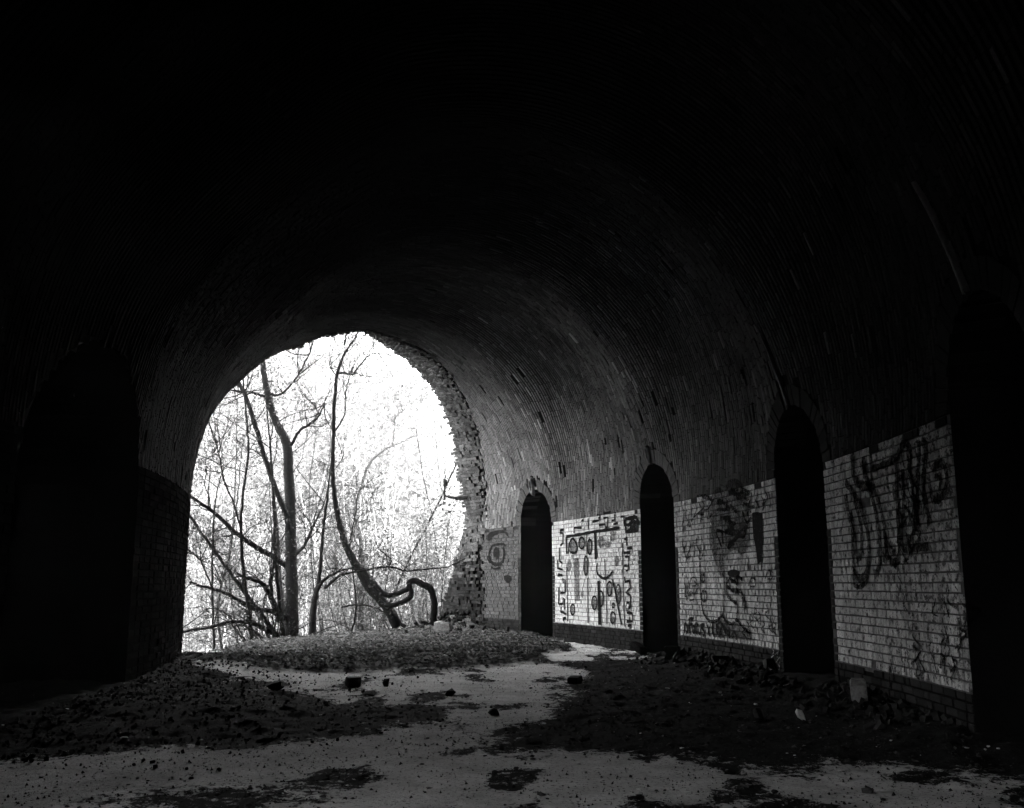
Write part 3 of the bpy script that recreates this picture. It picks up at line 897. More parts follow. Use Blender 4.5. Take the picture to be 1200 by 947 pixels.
for cx, cy, rx, ry in ((298, 420, 24, 58), (540, 345, 30, 72), (612, 300, 27, 85), (708, 190, 27, 78), (805, 250, 28, 105), (750, 375, 12, 25), (745, 510, 28, 62)):
    G.oval(640 + cx / 9.467, 670 + cy / 9.467, rx / 9.467, ry / 9.467, 0.035)
for cx, cy, rx, ry in ((400, 440, 32, 62), (487, 480, 26, 82), (445, 690, 22, 105)):
    G.oval(640 + cx / 9.467, 590 + cy / 9.467, rx / 9.467, ry / 9.467, 0.04)
G.stroke(zu((570, 660), (570, 770), (640, 830), (700, 810), (745, 750)), 0.05)
G.stroke(zu((250, 560), (260, 450), (300, 390), (345, 460), (340, 540), (270, 545)), 0.045)
G.done(MAT['spray'], 'outlines round the ovals of the mural')

# the head figure with its lettering
zu, zl, zt = zo(780, 560, 6.767), zo(780, 660, 6.767), zo(795, 715, 12.0)
G = Graf()
G.fill(zu((362, 200), (378, 120), (430, 75), (470, 105), (495, 30), (560, 5), (620, 55), (640, 130), (660, 280), (675, 430), (655, 570), (600, 612), (560, 570), (505, 600), (470, 650), (475, 775), (430, 770), (400, 680), (375, 600), (350, 500), (352, 350)))
G.fill(zl((380, 468), (455, 408), (500, 478), (540, 485), (570, 452), (620, 510), (680, 550), (690, 615), (560, 600), (380, 585)), False)
G.done(MAT['spray_grey'], 'large grey sprayed head and shoulders')
G = Graf()
G.fill(zu((690, 278), (730, 268), (772, 282), (775, 500), (765, 660), (735, 690), (720, 560), (700, 470)), False)
G.stroke(zu((765, 640), (765, 740)), 0.03, False)
G.oval(780 + 545 / 6.767, 660 + 80 / 6.767, 7.5, 4.5)
G.done(MAT['spray'], 'black drip shaped blotch')
G = Graf()
for k in range(26):
    x, y = rng.uniform(370, 640), rng.uniform(60, 560)
    G.stroke(zu((x, y), (x + rng.uniform(-70, 70), y + rng.uniform(-20, 90)), (x + rng.uniform(-80, 80), y + rng.uniform(-20, 120))), rng.uniform(0.03, 0.07))
G.stroke(zl((275, -10), (280, 120), (283, 260), (300, 380), (335, 440), (372, 465), (420, 450), (457, 408), (480, 455), (530, 482), (570, 450), (630, 520), (680, 548)), 0.045)
G.stroke(zl((468, 60), (470, 200), (464, 405)), 0.04); G.stroke(zl((490, 110), (490, 240), (540, 300), (575, 322)), 0.05)
G.stroke(zl((575, 320), (570, 450)), 0.035); G.stroke(zl((590, 215), (615, 250), (640, 340), (630, 345), (612, 270)), 0.05)
G.oval(780 + 300 / 6.767, 660 + 120 / 6.767, 2.4, 4.5, 0.035); G.oval(780 + 310 / 6.767, 660 + 260 / 6.767, 3.2, 6.3, 0.035)
for k in range(14):
    x, y = rng.uniform(505, 590), rng.uniform(70, 230)
    G.stroke(zl((x, y), (x + rng.uniform(-30, 30), y + rng.uniform(-20, 30)), (x + rng.uniform(-30, 30), y + rng.uniform(0, 40))), 0.045)
G.done(MAT['spray_thin'], 'black outline of the figure')
G = Graf()
W = 0.035
G.stroke(zt((90, 320), (100, 190), (130, 235), (140, 290), (115, 320)), 0.045)                       # D
G.stroke(zt((170, 325), (163, 220), (160, 120)), 0.05); G.stroke(zt((160, 118), (205, 120), (200, 150)), 0.045); G.stroke(zt((165, 205), (210, 195)), 0.04)   # F
G.oval(795 + 225 / 12, 715 + 270 / 12, 1.3, 4.3, W)                                                  # o
G.stroke(zt((280, 200), (255, 190), (245, 240), (255, 310), (280, 315)), 0.045)                      # c
G.stroke(zt((287, 190), (290, 290), (305, 335), (322, 300), (322, 195)), W)                          # u
G.stroke(zt((365, 215), (345, 200), (335, 240), (372, 300), (372, 350), (350, 355)), 0.045)          # s
G.stroke(zt((405, 200), (430, 270), (450, 365)), W); G.stroke(zt((455, 230), (432, 280), (425, 350)), W)   # x
G.stroke(zt((490, 180), (487, 310), (520, 355)), 0.05); G.stroke(zt((500, 110), (495, 180)), W)
G.stroke(zt((545, 190), (548, 300), (575, 330)), 0.05); G.stroke(zt((540, 270), (580, 240)), W); G.stroke(zt((570, 180), (610, 170), (612, 280)), 0.04)
G.stroke(zt((580, 380), (600, 290), (630, 380)), W); G.stroke(zt((640, 200), (660, 290), (690, 350)), 0.045); G.stroke(zt((690, 240), (670, 320)), W)
G.stroke(zt((720, 230), (730, 400)), 0.06)
G.stroke(zt((770, 400), (765, 345), (790, 305), (820, 350), (822, 420)), 0.04)
G.done(MAT['spray'], 'row of black hand lettering along the foot of the panel')
G = Graf()
for (x0, y0, x1, y1, n) in ((140, 170, 350, 380, 9), (130, 470, 330, 650, 7), (650, 100, 840, 270, 7), (140, 780, 260, 930, 3)):
    for k in range(n):
        x, y = x0 + (x1 - x0) * (k + 0.3) / n, rng.uniform(y0, (y0 + y1) / 2)
        G.stroke(zu((x, y), (x + rng.uniform(-15, 30), y + 50), (x + rng.uniform(-25, 25), y + 110), (x + rng.uniform(-10, 40), y + rng.uniform(60, 130))), rng.uniform(0.02, 0.04))
for cx, cy in ((225, 150), (205, 265), (830, 95), (695, 155)):
    G.stroke(zl((cx - 35, cy + 30), (cx - 10, cy - 35), (cx + 25, cy - 20), (cx + 20, cy + 25), (cx - 15, cy + 30)), 0.022)
for k in range(9):
    x = 620 + k * 30; y = rng.uniform(330, 480)
    G.stroke(zl((x, y), (x + 20, y + 40), (x - 5, y + 70), (x + 25, y + 110)), 0.02)
G.done(MAT['spray_thin'], 'small faded tags')

# the big scrawl on the nearest panel
z = zo(960, 480, 4.735)
G = Graf()
G.stroke(z((150, 470), (165, 560), (190, 680), (195, 850), (215, 925), (245, 935), (275, 880), (282, 760), (265, 640), (230, 530), (185, 450), (150, 400)), 0.0794)
G.stroke(z((190, 480), (225, 590), (245, 720), (235, 810), (215, 820), (205, 700), (180, 560)), 0.0634)
G.stroke(z((240, 300), (290, 450), (330, 620), (345, 780), (335, 890), (310, 915)), 0.0794); G.stroke(z((290, 250), (300, 400), (350, 560), (372, 720), (365, 850)), 0.0634)
G.stroke(z((375, 700), (385, 810), (420, 850), (450, 810), (445, 600), (435, 400), (450, 240), (485, 190), (510, 230), (505, 340)), 0.0794)
G.stroke(z((400, 730), (410, 790), (430, 790)), 0.0634); G.stroke(z((300, 330), (380, 300), (440, 260)), 0.0634)
G.stroke(z((470, 330), (475, 520), (470, 760), (540, 768), (615, 760)), 0.0634); G.stroke(z((560, 170), (555, 330), (545, 560), (520, 740)), 0.0794)
G.stroke(z((575, 170), (600, 220), (585, 420), (620, 640)), 0.0846); G.stroke(z((500, 300), (530, 480), (560, 660)), 0.0634)
G.stroke(z((630, 330), (690, 300), (715, 380), (690, 480), (640, 500), (620, 420)), 0.0634); G.stroke(z((650, 380), (680, 370), (675, 450)), 0.0529)
for k in range(30):
    x, y = rng.uniform(440, 610), rng.uniform(200, 760)
    G.stroke(z((x, y), (x + rng.uniform(-40, 40), y + rng.uniform(20, 70)), (x + rng.uniform(-40, 40), y + rng.uniform(60, 150))), rng.uniform(0.018, 0.036))
G.stroke(z((190, 240), (200, 370), (240, 420), (300, 430)), 0.0952); G.stroke(z((250, 260), (260, 380)), 0.0846)
G.done(MAT['spray_fade'], 'big black looping scrawl')
G = Graf()
z = zo(960, 660, 3.946)
for k in range(34):
    x, y = rng.uniform(330, 690), rng.uniform(30, 480)
    if y < (x - 330) * 0.2: continue
    G.stroke(z((x, y), (x + rng.uniform(-15, 30), y + rng.uniform(20, 60)), (x + rng.uniform(-25, 35), y + rng.uniform(50, 120))), rng.uniform(0.012, 0.026))
G.stroke(z((165, 20), (165, 90), (185, 110), (225, 85), (235, 20)), 0.0477)
G.done(MAT['spray_thin'], 'faded black scribbles low on the panel')
G = Graf()
z = zo(780, 660, 6.767)
G.stroke(z((835, 665), (865, 700), (845, 740), (870, 830)), 0.0171); G.stroke(z((900, 700), (890, 760), (910, 840)), 0.0136); G.stroke(z((845, 745), (905, 700)), 0.0136); G.stroke(z((880, 790), (915, 745), (905, 850)), 0.0136)
G.done(MAT['spray_pale'], 'pale star scrawl on the dark base')

# ------------------------------------------------------------------ loose debris on the floor
ICO = None
def ico():
    p = (1 + 5 ** 0.5) / 2
    V = np.array([(-1, p, 0), (1, p, 0), (-1, -p, 0), (1, -p, 0), (0, -1, p), (0, 1, p), (0, -1, -p), (0, 1, -p), (p, 0, -1), (p, 0, 1), (-p, 0, -1), (-p, 0, 1)], float)
    V /= np.linalg.norm(V[0])
    F = [(0, 11, 5), (0, 5, 1), (0, 1, 7), (0, 7, 10), (0, 10, 11), (1, 5, 9), (5, 11, 4), (11, 10, 2), (10, 7, 6), (7, 1, 8), (3, 9, 4), (3, 4, 2), (3, 2, 6), (3, 6, 8), (3, 8, 9), (4, 9, 5), (2, 4, 11), (6, 2, 10), (8, 6, 7), (9, 8, 1)]
    return V, np.array(F)
IV, IF = ico()
def scatter_lumps(name, pts, sizes, mat, flat=0.65):
    N = len(pts)
    V = IV[None] * (1 + rng.normal(0, 0.22, (N, 12, 1))) * sizes[:, None, None] * np.stack([rng.uniform(0.7, 1.3, N), rng.uniform(0.7, 1.3, N), np.full(N, flat) * rng.uniform(0.6, 1.2, N)], -1)[:, None, :]
    a = rng.uniform(0, 6.28, N)
    c, s = np.cos(a)[:, None], np.sin(a)[:, None]
    V = np.stack([V[..., 0] * c - V[..., 1] * s, V[..., 0] * s + V[..., 1] * c, V[..., 2]], -1) + pts[:, None, :]
    F = (IF[None] + (np.arange(N) * 12)[:, None, None]).reshape(-1, 3)
    return mesh_obj(name, V.reshape(-1, 3), F, mat)
def inside_tunnel(x, y):
    r = np.hypot(x - CX, y - CY)
    return (r < RO - 0.05) & (r > RM - A + 0.05)
x = rng.uniform(-8, 3.3, 60000); y = 4.3 + 19 * rng.random(60000) ** 1.4
mk = np.maximum(soil_shade_mask(x, y), 0.05) * inside_tunnel(x, y) * (1 - 0.9 * litter_mask(x, y))
sel = rng.random(60000) < mk * 0.55
x, y = x[sel][:9000], y[sel][:9000]
sz = np.clip(rng.lognormal(-4.95, 0.45, len(x)), 0.004, 0.024)
gx = rng.uniform(-7, 3.2, 26000); gy = 4.6 + 14 * rng.random(26000) ** 1.5
ok = inside_tunnel(gx, gy) & (rng.random(26000) < 0.25 + 0.75 * ss(0.4, 0.6, fbm(gx * 1.4, gy * 1.4, 101, 4)))
gx, gy = gx[ok], gy[ok]
gs = np.clip(rng.lognormal(-5.35, 0.4, len(gx)), 0.003, 0.012)
Vt = np.array([[1, 0, -.4], [-.5, .87, -.4], [-.5, -.87, -.4], [0, 0, 0.8]])
Vg = Vt[None] * gs[:, None, None] * rng.uniform(0.6, 1.5, (len(gx), 4, 3)) + np.stack([gx, gy, floor_z(gx, gy) + gs * 0.3], -1)[:, None, :]
Fg_ = (np.array([[0, 1, 3], [1, 2, 3], [2, 0, 3]])[None] + (np.arange(len(gx)) * 4)[:, None, None]).reshape(-1, 3)
tag(mesh_obj('grit', Vg.reshape(-1, 3), Fg_, MAT['clod']), 'fine dark grit sprinkled over the whole tunnel floor', 'debris', kind='stuff')
o = scatter_lumps('soil_clods', np.stack([x, y, floor_z(x, y) + sz * 0.2], -1), sz, MAT['clod'])
tag(o, 'dark soil clods and crumbs strewn over the tunnel floor', 'debris', kind='stuff')
x = rng.uniform(-6, 3.2, 900); y = 4.6 + 15 * rng.random(900) ** 1.4
sel = inside_tunnel(x, y) & (rng.random(900) < 0.15 + 0.5 * soil_shade_mask(x, y))
x, y = x[sel][:260], y[sel][:260]
sz = np.clip(rng.lognormal(-4.75, 0.45, len(x)), 0.004, 0.022)
o = scatter_lumps('pale_chips', np.stack([x, y, floor_z(x, y) + sz * 0.4], -1), sz, MAT['chip'], 0.5)
tag(o, 'small pale chips of plaster and litter scattered on the floor', 'debris', kind='stuff')

def leaves_mesh(P, size, up=0.5, fold=0.25):
    """one folded leaf per point: 6 verts, 2 quads"""
    N = len(P)
    nrm = rng.normal(0, 1, (N, 3)); nrm[:, 2] = np.abs(nrm[:, 2]) + up * 3
    nrm /= np.linalg.norm(nrm, axis=1, keepdims=True)
    a = rng.normal(0, 1, (N, 3)); a -= (a * nrm).sum(1, keepdims=True) * nrm; a /= np.linalg.norm(a, axis=1, keepdims=True)
    b = np.cross(nrm, a)
    L = size[:, None]; Wd = L * rng.uniform(0.45, 0.75, (N, 1)); fo = L * fold * rng.uniform(0.2, 1.2, (N, 1))
    V = np.stack([P - a * L * 0.5, P + b * Wd * 0.5 + nrm * fo * 0.5 - a * L * 0.1, P + a * L * 0.5 + nrm * fo * 0.3, P - b * Wd * 0.5 + nrm * fo * 0.5 - a * L * 0.1], 1)
    F = np.array([[0, 1, 2], [0, 2, 3]])
    F = (F[None] + (np.arange(N) * 4)[:, None, None]).reshape(-1, 3)
    return V.reshape(-1, 3), F
x = rng.uniform(-9, 2.6, 150000); y = rng.uniform(10, 26, 150000)
mk = litter_mask(x, y); q = (x - PM[0]) * NQ[0] + (y - PM[1]) * NQ[1]
mk = np.maximum(mk * (q < 0), (q > -0.3) * (q < 3.5) * 0.8)
sel = (rng.random(150000) < mk * 0.6)
x, y = x[sel][:34000], y[sel][:34000]
V, F = leaves_mesh(np.stack([x, y, floor_z(x, y) + 0.012], -1), rng.uniform(0.03, 0.085, len(x)), 0.6, 0.35)
o = mesh_obj('leaf_litter', V, F, MAT['litter'])
tag(o, 'fallen leaves covering the ground at the tunnel mouth', 'leaf litter', kind='stuff')
x = rng.uniform(-6, 3.2, 6000); y = 4.6 + 14 * rng.random(6000) ** 1.2
sel = inside_tunnel(x, y) & (rng.random(6000) < 0.05 + 0.35 * soil_shade_mask(x, y)) & (x > -1.5)
x, y = x[sel][:1300], y[sel][:1300]
V, F = leaves_mesh(np.stack([x, y, floor_z(x, y) + 0.008], -1), rng.uniform(0.02, 0.045, len(x)), 0.8, 0.3)
o = mesh_obj('dry_leaves', V, F, MAT['litter'])
tag(o, 'sparse dry leaves blown over the tunnel floor', 'leaf litter', kind='stuff')

def lump(name, px, py, w, h, mat, label, cat, seed, kind='block'):
    g = at_z(px, py)
    r_ = np.random.default_rng(seed)
    z0 = float(floor_z(np.array(g[0]), np.array(g[1])))
    if kind == 'block':            # a broken block: bevelled, knocked corners
        sg = np.array([[a, b, c] for a in (-1, 1) for b in (-1, 1) for c in (-1, 1)], float)
        V = []
        for p in sg:
            for ax in range(3):
                qv = p.copy(); qv[ax] *= r_.uniform(0.55, 0.85); V.append(qv)
        V = np.array(V) * np.array([w / 2, w * 0.38, h / 2]) * (1 + r_.normal(0, 0.07, (24, 3)))
    else:
        V = IV * (1 + r_.normal(0, 0.2, (12, 1))) * np.array([w / 2, w * 0.4, h / 2])
    a = r_.uniform(0, 3.1); tl = r_.normal(0, 0.2)
    c, s = math.cos(a), math.sin(a)
    V = np.stack([V[:, 0] * c - V[:, 1] * s, V[:, 0] * s + V[:, 1] * c, V[:, 2] + V[:, 0] * tl], 1)
    import bmesh
    bm = bmesh.new()
    for v in V: bm.verts.new(v)
    bmesh.ops.convex_hull(bm, input=bm.verts)
    me = bpy.data.meshes.new(name); bm.to_mesh(me); bm.free()
    me.materials.append(mat)
    o = bpy.data.objects.new(name, me); COL.objects.link(o)
    zmin = V[:, 2].min()
    o.location = (g[0], g[1], z0 - zmin - 0.012)
    return tag(o, label, cat)
lump('brick_lump', 414, 804, 0.17, 0.10, MAT['lump'], 'dark brick lump standing on the light floor strip, left of a smaller one', 'rubble', 1)
lump('brick_lump', 453, 804, 0.11, 0.085, MAT['lump'], 'small round dark lump on the light floor strip below the curved tree', 'rubble', 2, 'ball')
lump('brick_lump', 325, 810, 0.19, 0.13, MAT['lump'], 'dark lump at the tip of the left rubble heap', 'rubble', 3, 'ball')
lump('brick_lump', 433, 815, 0.17, 0.07, MAT['lump'], 'flat dark lump at the edge of the left soil patch', 'rubble', 4, 'ball')
lump('brick_lump', 527, 815, 0.14, 0.06, MAT['lump'], 'low dark lump at the right tip of the light floor strip', 'rubble', 5, 'ball')
lump('brick_lump', 580, 838, 0.11, 0.06, MAT['lump'], 'dark lump in the middle of the floor', 'rubble', 6, 'ball')
lump('brick_lump', 674, 801, 0.15, 0.07, MAT['lump'], 'dark brick fragment where the right soil patch begins', 'rubble', 7)
lump('brick_lump', 788, 776, 0.26, 0.13, MAT['lump'], 'dark brick pile lump beside the second doorway from the arch', 'rubble', 8)
lump('brick_lump', 749, 767, 0.20, 0.10, MAT['lump'], 'dark brick lump at the left foot of the second doorway from the arch', 'rubble', 9)
lump('concrete_block', 515, 744, 0.22, 0.22, MAT['stone'], 'pale broken concrete block beside the looping vine', 'concrete block', 10)
lump('concrete_block', 523, 745, 0.20, 0.20, MAT['stone'], 'pale knocked-off piece leaning against the broken concrete block', 'concrete block', 11)
lump('stone', 567, 741, 0.22, 0.20, MAT['stone'], 'pale stone at the right edge of the rubble under the broken wall end', 'stone', 12, 'ball')
lump('plaster_piece', 1008, 836, 0.17, 0.13, MAT['stone'], 'pale plaster piece lying near the wall right of the third doorway', 'plaster', 13)
lump('plaster_piece', 938, 845, 0.11, 0.06, MAT['chip'], 'crumpled white scrap in front of the third doorway', 'scrap', 14, 'ball')
lump('brick_lump', 905, 795, 0.20, 0.11, MAT['lump'], 'dark lump beside the left foot of the third doorway', 'rubble', 15)
lump('brick_lump', 845, 785, 0.20, 0.09, MAT['lump'], 'dark lump at the wall foot under the lettering panel', 'rubble', 16)
lump('brick_lump', 635, 932, 0.06, 0.035, MAT['lump'], 'small dark lump in the foreground near the bottom of the picture', 'rubble', 17, 'ball')
lump('brick_lump', 1018, 930, 0.055, 0.04, MAT['lump'], 'small dark lump in the right foreground', 'rubble', 18, 'ball')

# rubble of the collapsed end
acc = Acc()
hp = at_z(556, 738)
for k in range(420):
    a, b = rng.normal(0, 0.75), rng.normal(0.5, 1.2)
    px_, py_ = hp[0] + a, hp[1] + b
    if RO - np.hypot(px_ - CX, py_ - CY) < 0.05 and np.arctan2(py_ - CY, px_ - CX) * RO < 14.8: continue
    zc = float(floor_z(np.array(px_), np.array(py_))) + rng.uniform(-0.02, 0.08)
    q = rng.normal(0, 1, (3, 3)); q, _ = np.linalg.qr(q)
    f = rng.uniform(0.5, 1.0)
    obox(acc, (px_, py_, zc), q[0], q[1], q[2], (0.09 * f, 0.045 * rng.uniform(0.6, 1), 0.03))
o = acc.build('rubble_heap', MAT['dark_low'])
tag(o, 'heap of fallen bricks under the broken end of the whitewashed wall', 'rubble', kind='stuff')
acc = Acc()
for k in range(500):
    s_ = rng.uniform(-1.2, 6.3); dd = abs(rng.normal(0, 0.35)) + 0.03
    if any(a_ < s_ < b_ for a_, b_ in DOORS) and dd < 0.2: continue
    px_, py_ = CX + (RO - dd) * math.cos(s_ / RO), CY + (RO - dd) * math.sin(s_ / RO)
    zc = float(floor_z(np.array(px_), np.array(py_))) + 0.01
    q = rng.normal(0, 1, (3, 3)); q, _ = np.linalg.qr(q)
    f = rng.uniform(0.15, 0.75)
    obox(acc, (px_, py_, zc), q[0], q[1], q[2], (0.07 * f, 0.035 * f, 0.025 * f + 0.004))
o = acc.build('wall_foot_rubble', MAT['lump'])
tag(o, 'dark brick rubble strewn along the foot of the whitewashed wall', 'rubble', kind='stuff')
acc = Acc()
for k in range(1500):
    s_ = rng.uniform(-3.0, 11.5); dd = abs(rng.normal(0, 0.9)) + 0.05
    px_, py_ = CX + (RM - A + dd) * math.cos(s_ / RO), CY + (RM - A + dd) * math.sin(s_ / RO)
    zc = float(floor_z(np.array(px_), np.array(py_))) + 0.01
    q = rng.normal(0, 1, (3, 3)); q, _ = np.linalg.qr(q)
    f = rng.uniform(0.2, 1.0)
    obox(acc, (px_, py_, zc), q[0], q[1], q[2], (0.013 * f, 0.009 * f, 0.007 * f + 0.002))
o = acc.build('left_rubble', MAT['clod'])
o.name = 'rubble_bank'
tag(o, 'black rubble bank along the foot of the unlit left wall', 'rubble', kind='stuff')

# bracket and cable at the broken edge
def tube(acc, P, R, sides=7, smooth=True, n=6, wob=0.0):
    P = np.asarray(P, float); R = np.asarray(R, float)
    if smooth and len(P) > 2:
        Rr = np.interp(np.linspace(0, len(P) - 1, (len(P) - 1) * n + 1), np.arange(len(P)), R)
        P = smooth_line(P, False, n); R = Rr
    if wob: P = P + rng.normal(0, wob, P.shape) * (np.arange(len(P)) > 0)[:, None]
    T = np.gradient(P, axis=0); T /= np.maximum(np.linalg.norm(T, axis=1, keepdims=True), 1e-9)
    ref = np.array([0.31, 0.95, 0.05])
    U = np.cross(T, ref); U /= np.maximum(np.linalg.norm(U, axis=1, keepdims=True), 1e-9)
    W_ = np.cross(T, U)
    an = np.linspace(0, 2 * math.pi, sides, endpoint=False)
    V = P[:, None, :] + R[:, None, None] * (np.cos(an)[None, :, None] * U[:, None, :] + np.sin(an)[None, :, None] * W_[:, None, :])
    nP = len(P)
    F = [[i * sides + k, i * sides + (k + 1) % sides, (i + 1) * sides + (k + 1) % sides, (i + 1) * sides + k] for i in range(nP - 1) for k in range(sides)]
    F.append(list(range(sides))[::-1]); F.append([(nP - 1) * sides + k for k in range(sides)])
    acc.add(V.reshape(-1, 3), F)
    return P
D_B = 23.6
br = empty('metal_bracket', tuple(at_d(546, 583, D_B)))
tag(br, 'rusty metal bracket sticking out of the broken wall end', 'bracket')
a1 = Acc(); tube(a1, [at_d(556, 585, D_B), at_d(546, 583, D_B), at_d(534, 584, D_B)], [0.05, 0.05, 0.05], 6, False); a1.build('arm', MAT['metal'], br)
a1 = Acc(); tube(a1, [at_d(534, 584, D_B), at_d(520, 581, D_B)], [0.035, 0.03], 6, False); a1.build('arm_end', MAT['metal'], br)
a1 = Acc(); tube(a1, [at_d(521, 586, D_B), at_d(521.5, 548, D_B)], [0.03, 0.012], 6, False); a1.build('post', MAT['metal'], br)
a1 = Acc(); tube(a1, [at_d(521.5, 570, D_B), at_d(521.5, 562, D_B)], [0.05, 0.05], 6, False); a1.build('insulator', MAT['metal'], br)
a1 = Acc()
c0 = S(deg(31.4), 6.0, 0.4)
tube(a1, [at_d(505, 440, 23.2), at_d(508, 480, 23.3), at_d(511, 520, 23.4), at_d(515, 560, 23.5), at_d(519, 582, D_B)], [0.014] * 5, 5)
tag(a1.build('hanging_cable', MAT['cable']), 'thin pale cable hanging from the broken vault edge to the bracket', 'cable')

# ------------------------------------------------------------------ trees at the tunnel mouth
FPX = 1150.0
def rpx(w, d): return w * 0.74 / 2.0 / FPX * d
def path_d(pts, d0, d1=None):
    """pts: (x, y) survey directions; the distance changes evenly from d0 to d1 along the limb"""
    d1 = d0 if d1 is None else d1
    n = len(pts)
    return [at_d(x, y, d0 + (d1 - d0) * k / max(1, n - 1)) for k, (x, y) in enumerate(pts)]
def twigs(acc, P, n, length, r, spread=0.9, level=0, tips=None, up=0.35):
    P = np.asarray(P)
    for k in range(n):
        i = rng.integers(max(1, len(P) // 5), len(P))
        st = P[i]
        T = P[i] - P[i - 1]; T /= max(np.linalg.norm(T), 1e-6)
        d = T * 0.5 + rng.normal(0, spread, 3); d[2] += up; d /= np.linalg.norm(d)
        L = length * rng.uniform(0.4, 1.2)
        pts = [st]
        for q in range(4):
            d = d + rng.normal(0, 0.22, 3); d[2] += 0.05; d /= np.linalg.norm(d)
            pts.append(pts[-1] + d * L / 4)
        Q = tube(acc, pts, np.linspace(r, r * 0.3, 5), 5, True, 3)
        if tips is not None: tips.extend(Q[2::2])
        if level > 0: twigs(acc, Q, 3, length * 0.55, r * 0.5, spread, level - 1, tips, up)
def leaves_at(tips, n, size, spread):
    tips = np.asarray(tips)
    P = tips[rng.integers(0, len(tips), n)] + rng.normal(0, spread, (n, 3))
    return leaves_mesh(P, rng.uniform(0.6, 1.3, n) * size, 0.1, 0.3)

def make_tree(name, label, trunk, limbs, mat, twig=None, leaf=None, group=None, leafmat='leaf', cat='tree', shade_canopy=None):
    """trunk, limbs: lists of (points xyz, radii)"""
    t = empty(name, tuple(trunk[0][0]))
    tag(t, label, cat, group)
    a = Acc(); paths = [tube(a, trunk[0], trunk[1], 9, True, 7, 0.006)]
    a.build('trunk', mat, t, True)
    tips = []
    for P, R in limbs:
        a = Acc(); paths.append(tube(a, P, R, 7, True, 6, 0.006)); a.build('branch', mat, t, True)
    if twig:
        n, L, r, lev = twig
        a = Acc()
        for P in paths: twigs(a, P[len(P) // 5:], n, L, r, 0.8, lev, tips)
        if a.n: a.build('twigs', mat, t, True)['kind'] = 'stuff'
    if leaf and tips:
        n, size, spread = leaf
        V, F = leaves_at(tips, n, size, spread)
        mesh_obj('crown', V, F, MAT[leafmat], t)['kind'] = 'stuff'
    if shade_canopy:                                # unseen leaf mass added above the arch to shade the trunks
        n, zc, sp = shade_canopy
        top = np.asarray(trunk[0][-1])
        P = np.stack([rng.normal(top[0], sp, n), rng.normal(top[1] + 0.8, sp * 0.8, n), zc + np.abs(rng.normal(0, 1.2, n))], -1)
        cl = P[rng.integers(0, n, n // 12)]
        P = cl[rng.integers(0, len(cl), n)] + rng.normal(0, 0.35, (n, 3))
        V, F = leaves_mesh(P, rng.uniform(0.12, 0.26, n), 0.4, 0.3)
        mesh_obj('shade_crown', V, F, MAT[leafmat], t)['kind'] = 'stuff'
    return t

d = 22.4
make_tree('tree', 'thick dark forked trunk in the arch opening with low limbs spreading to its left',
    (path_d([(341, 775), (341, 745), (342, 700), (341, 650), (340, 600), (338, 555), (336, 520), (322, 492), (313, 460), (308, 425), (303, 380), (296, 320)], d, d + 0.6), [rpx(w, d) for w in (30, 24, 20, 18, 17, 16, 15, 11, 10, 9, 8, 6)]),
    [(path_d([(339, 622), (334, 600), (318, 560), (304, 516), (291, 472), (281, 450), (268, 415)], d, d - 0.5), [rpx(w, d) for w in (10, 9, 8, 7.5, 6.5, 6, 4)]),
     (path_d([(334, 760), (331, 735), (326, 690), (323, 650), (320, 578), (316, 515)], d - 0.3, d - 0.4), [rpx(w, d) for w in (9, 7, 6, 5, 4, 2.5)]),
     (path_d([(341, 522), (350, 506), (362, 498), (372, 490), (378, 478), (382, 466)], d, d - 1.0), [rpx(w, d) for w in (5, 4.5, 4, 3, 2, 1)]),
     (path_d([(313, 458), (322, 463), (332, 460), (347, 443), (360, 420), (370, 395)], d, d - 0.8), [rpx(w, d) for w in (5, 4, 3.4, 2.8, 2.2, 1.2)]),
     (path_d([(311, 465), (295, 460), (280, 459), (264, 457)], d, d - 0.4), [rpx(w, d) for w in (5, 4, 3, 2)]),
     (path_d([(336, 748), (318, 741), (296, 731), (272, 729), (245, 735), (205, 742)], d, d - 2.0), [rpx(w, d) for w in (9, 8, 6, 5, 4, 3)]),
     (path_d([(334, 724), (318, 716), (300, 714), (280, 704), (262, 694), (240, 688), (222, 682)], d, d - 1.6), [rpx(w, d) for w in (9, 8, 7, 6, 5, 4, 3)]),
     (path_d([(328, 728), (320, 706), (312, 690), (304, 682), (290, 678), (278, 672)], d - 0.1, d - 0.8), [rpx(w, d) for w in (10, 9, 8, 6, 4, 3)]),
     (path_d([(318, 700), (318, 680), (321, 660), (322, 640)], d - 0.4, d - 0.6), [rpx(w, d) for w in (6, 5, 4, 3)]),
     (path_d([(336, 664), (318, 651), (298, 640), (276, 624), (252, 602), (235, 590), (212, 574)], d + 0.2, d - 1.4), [rpx(w, d) for w in (9, 8, 8, 7, 6, 5, 4)]),
     (path_d([(324, 745), (305, 718), (285, 692), (262, 660), (240, 630), (212, 590)], d - 0.3, d - 1.4), [rpx(w, d) for w in (8, 7, 6, 5, 4.5, 3.5)]),
     (path_d([(346, 650), (356, 640), (368, 615), (380, 590)], d, d + 1.0), [rpx(w, d) for w in (6, 5, 4, 2)])],
    MAT['bark'], (8, 1.2, 0.015, 2), (900, 0.07, 0.15), shade_canopy=(3800, 8.6, 2.6))

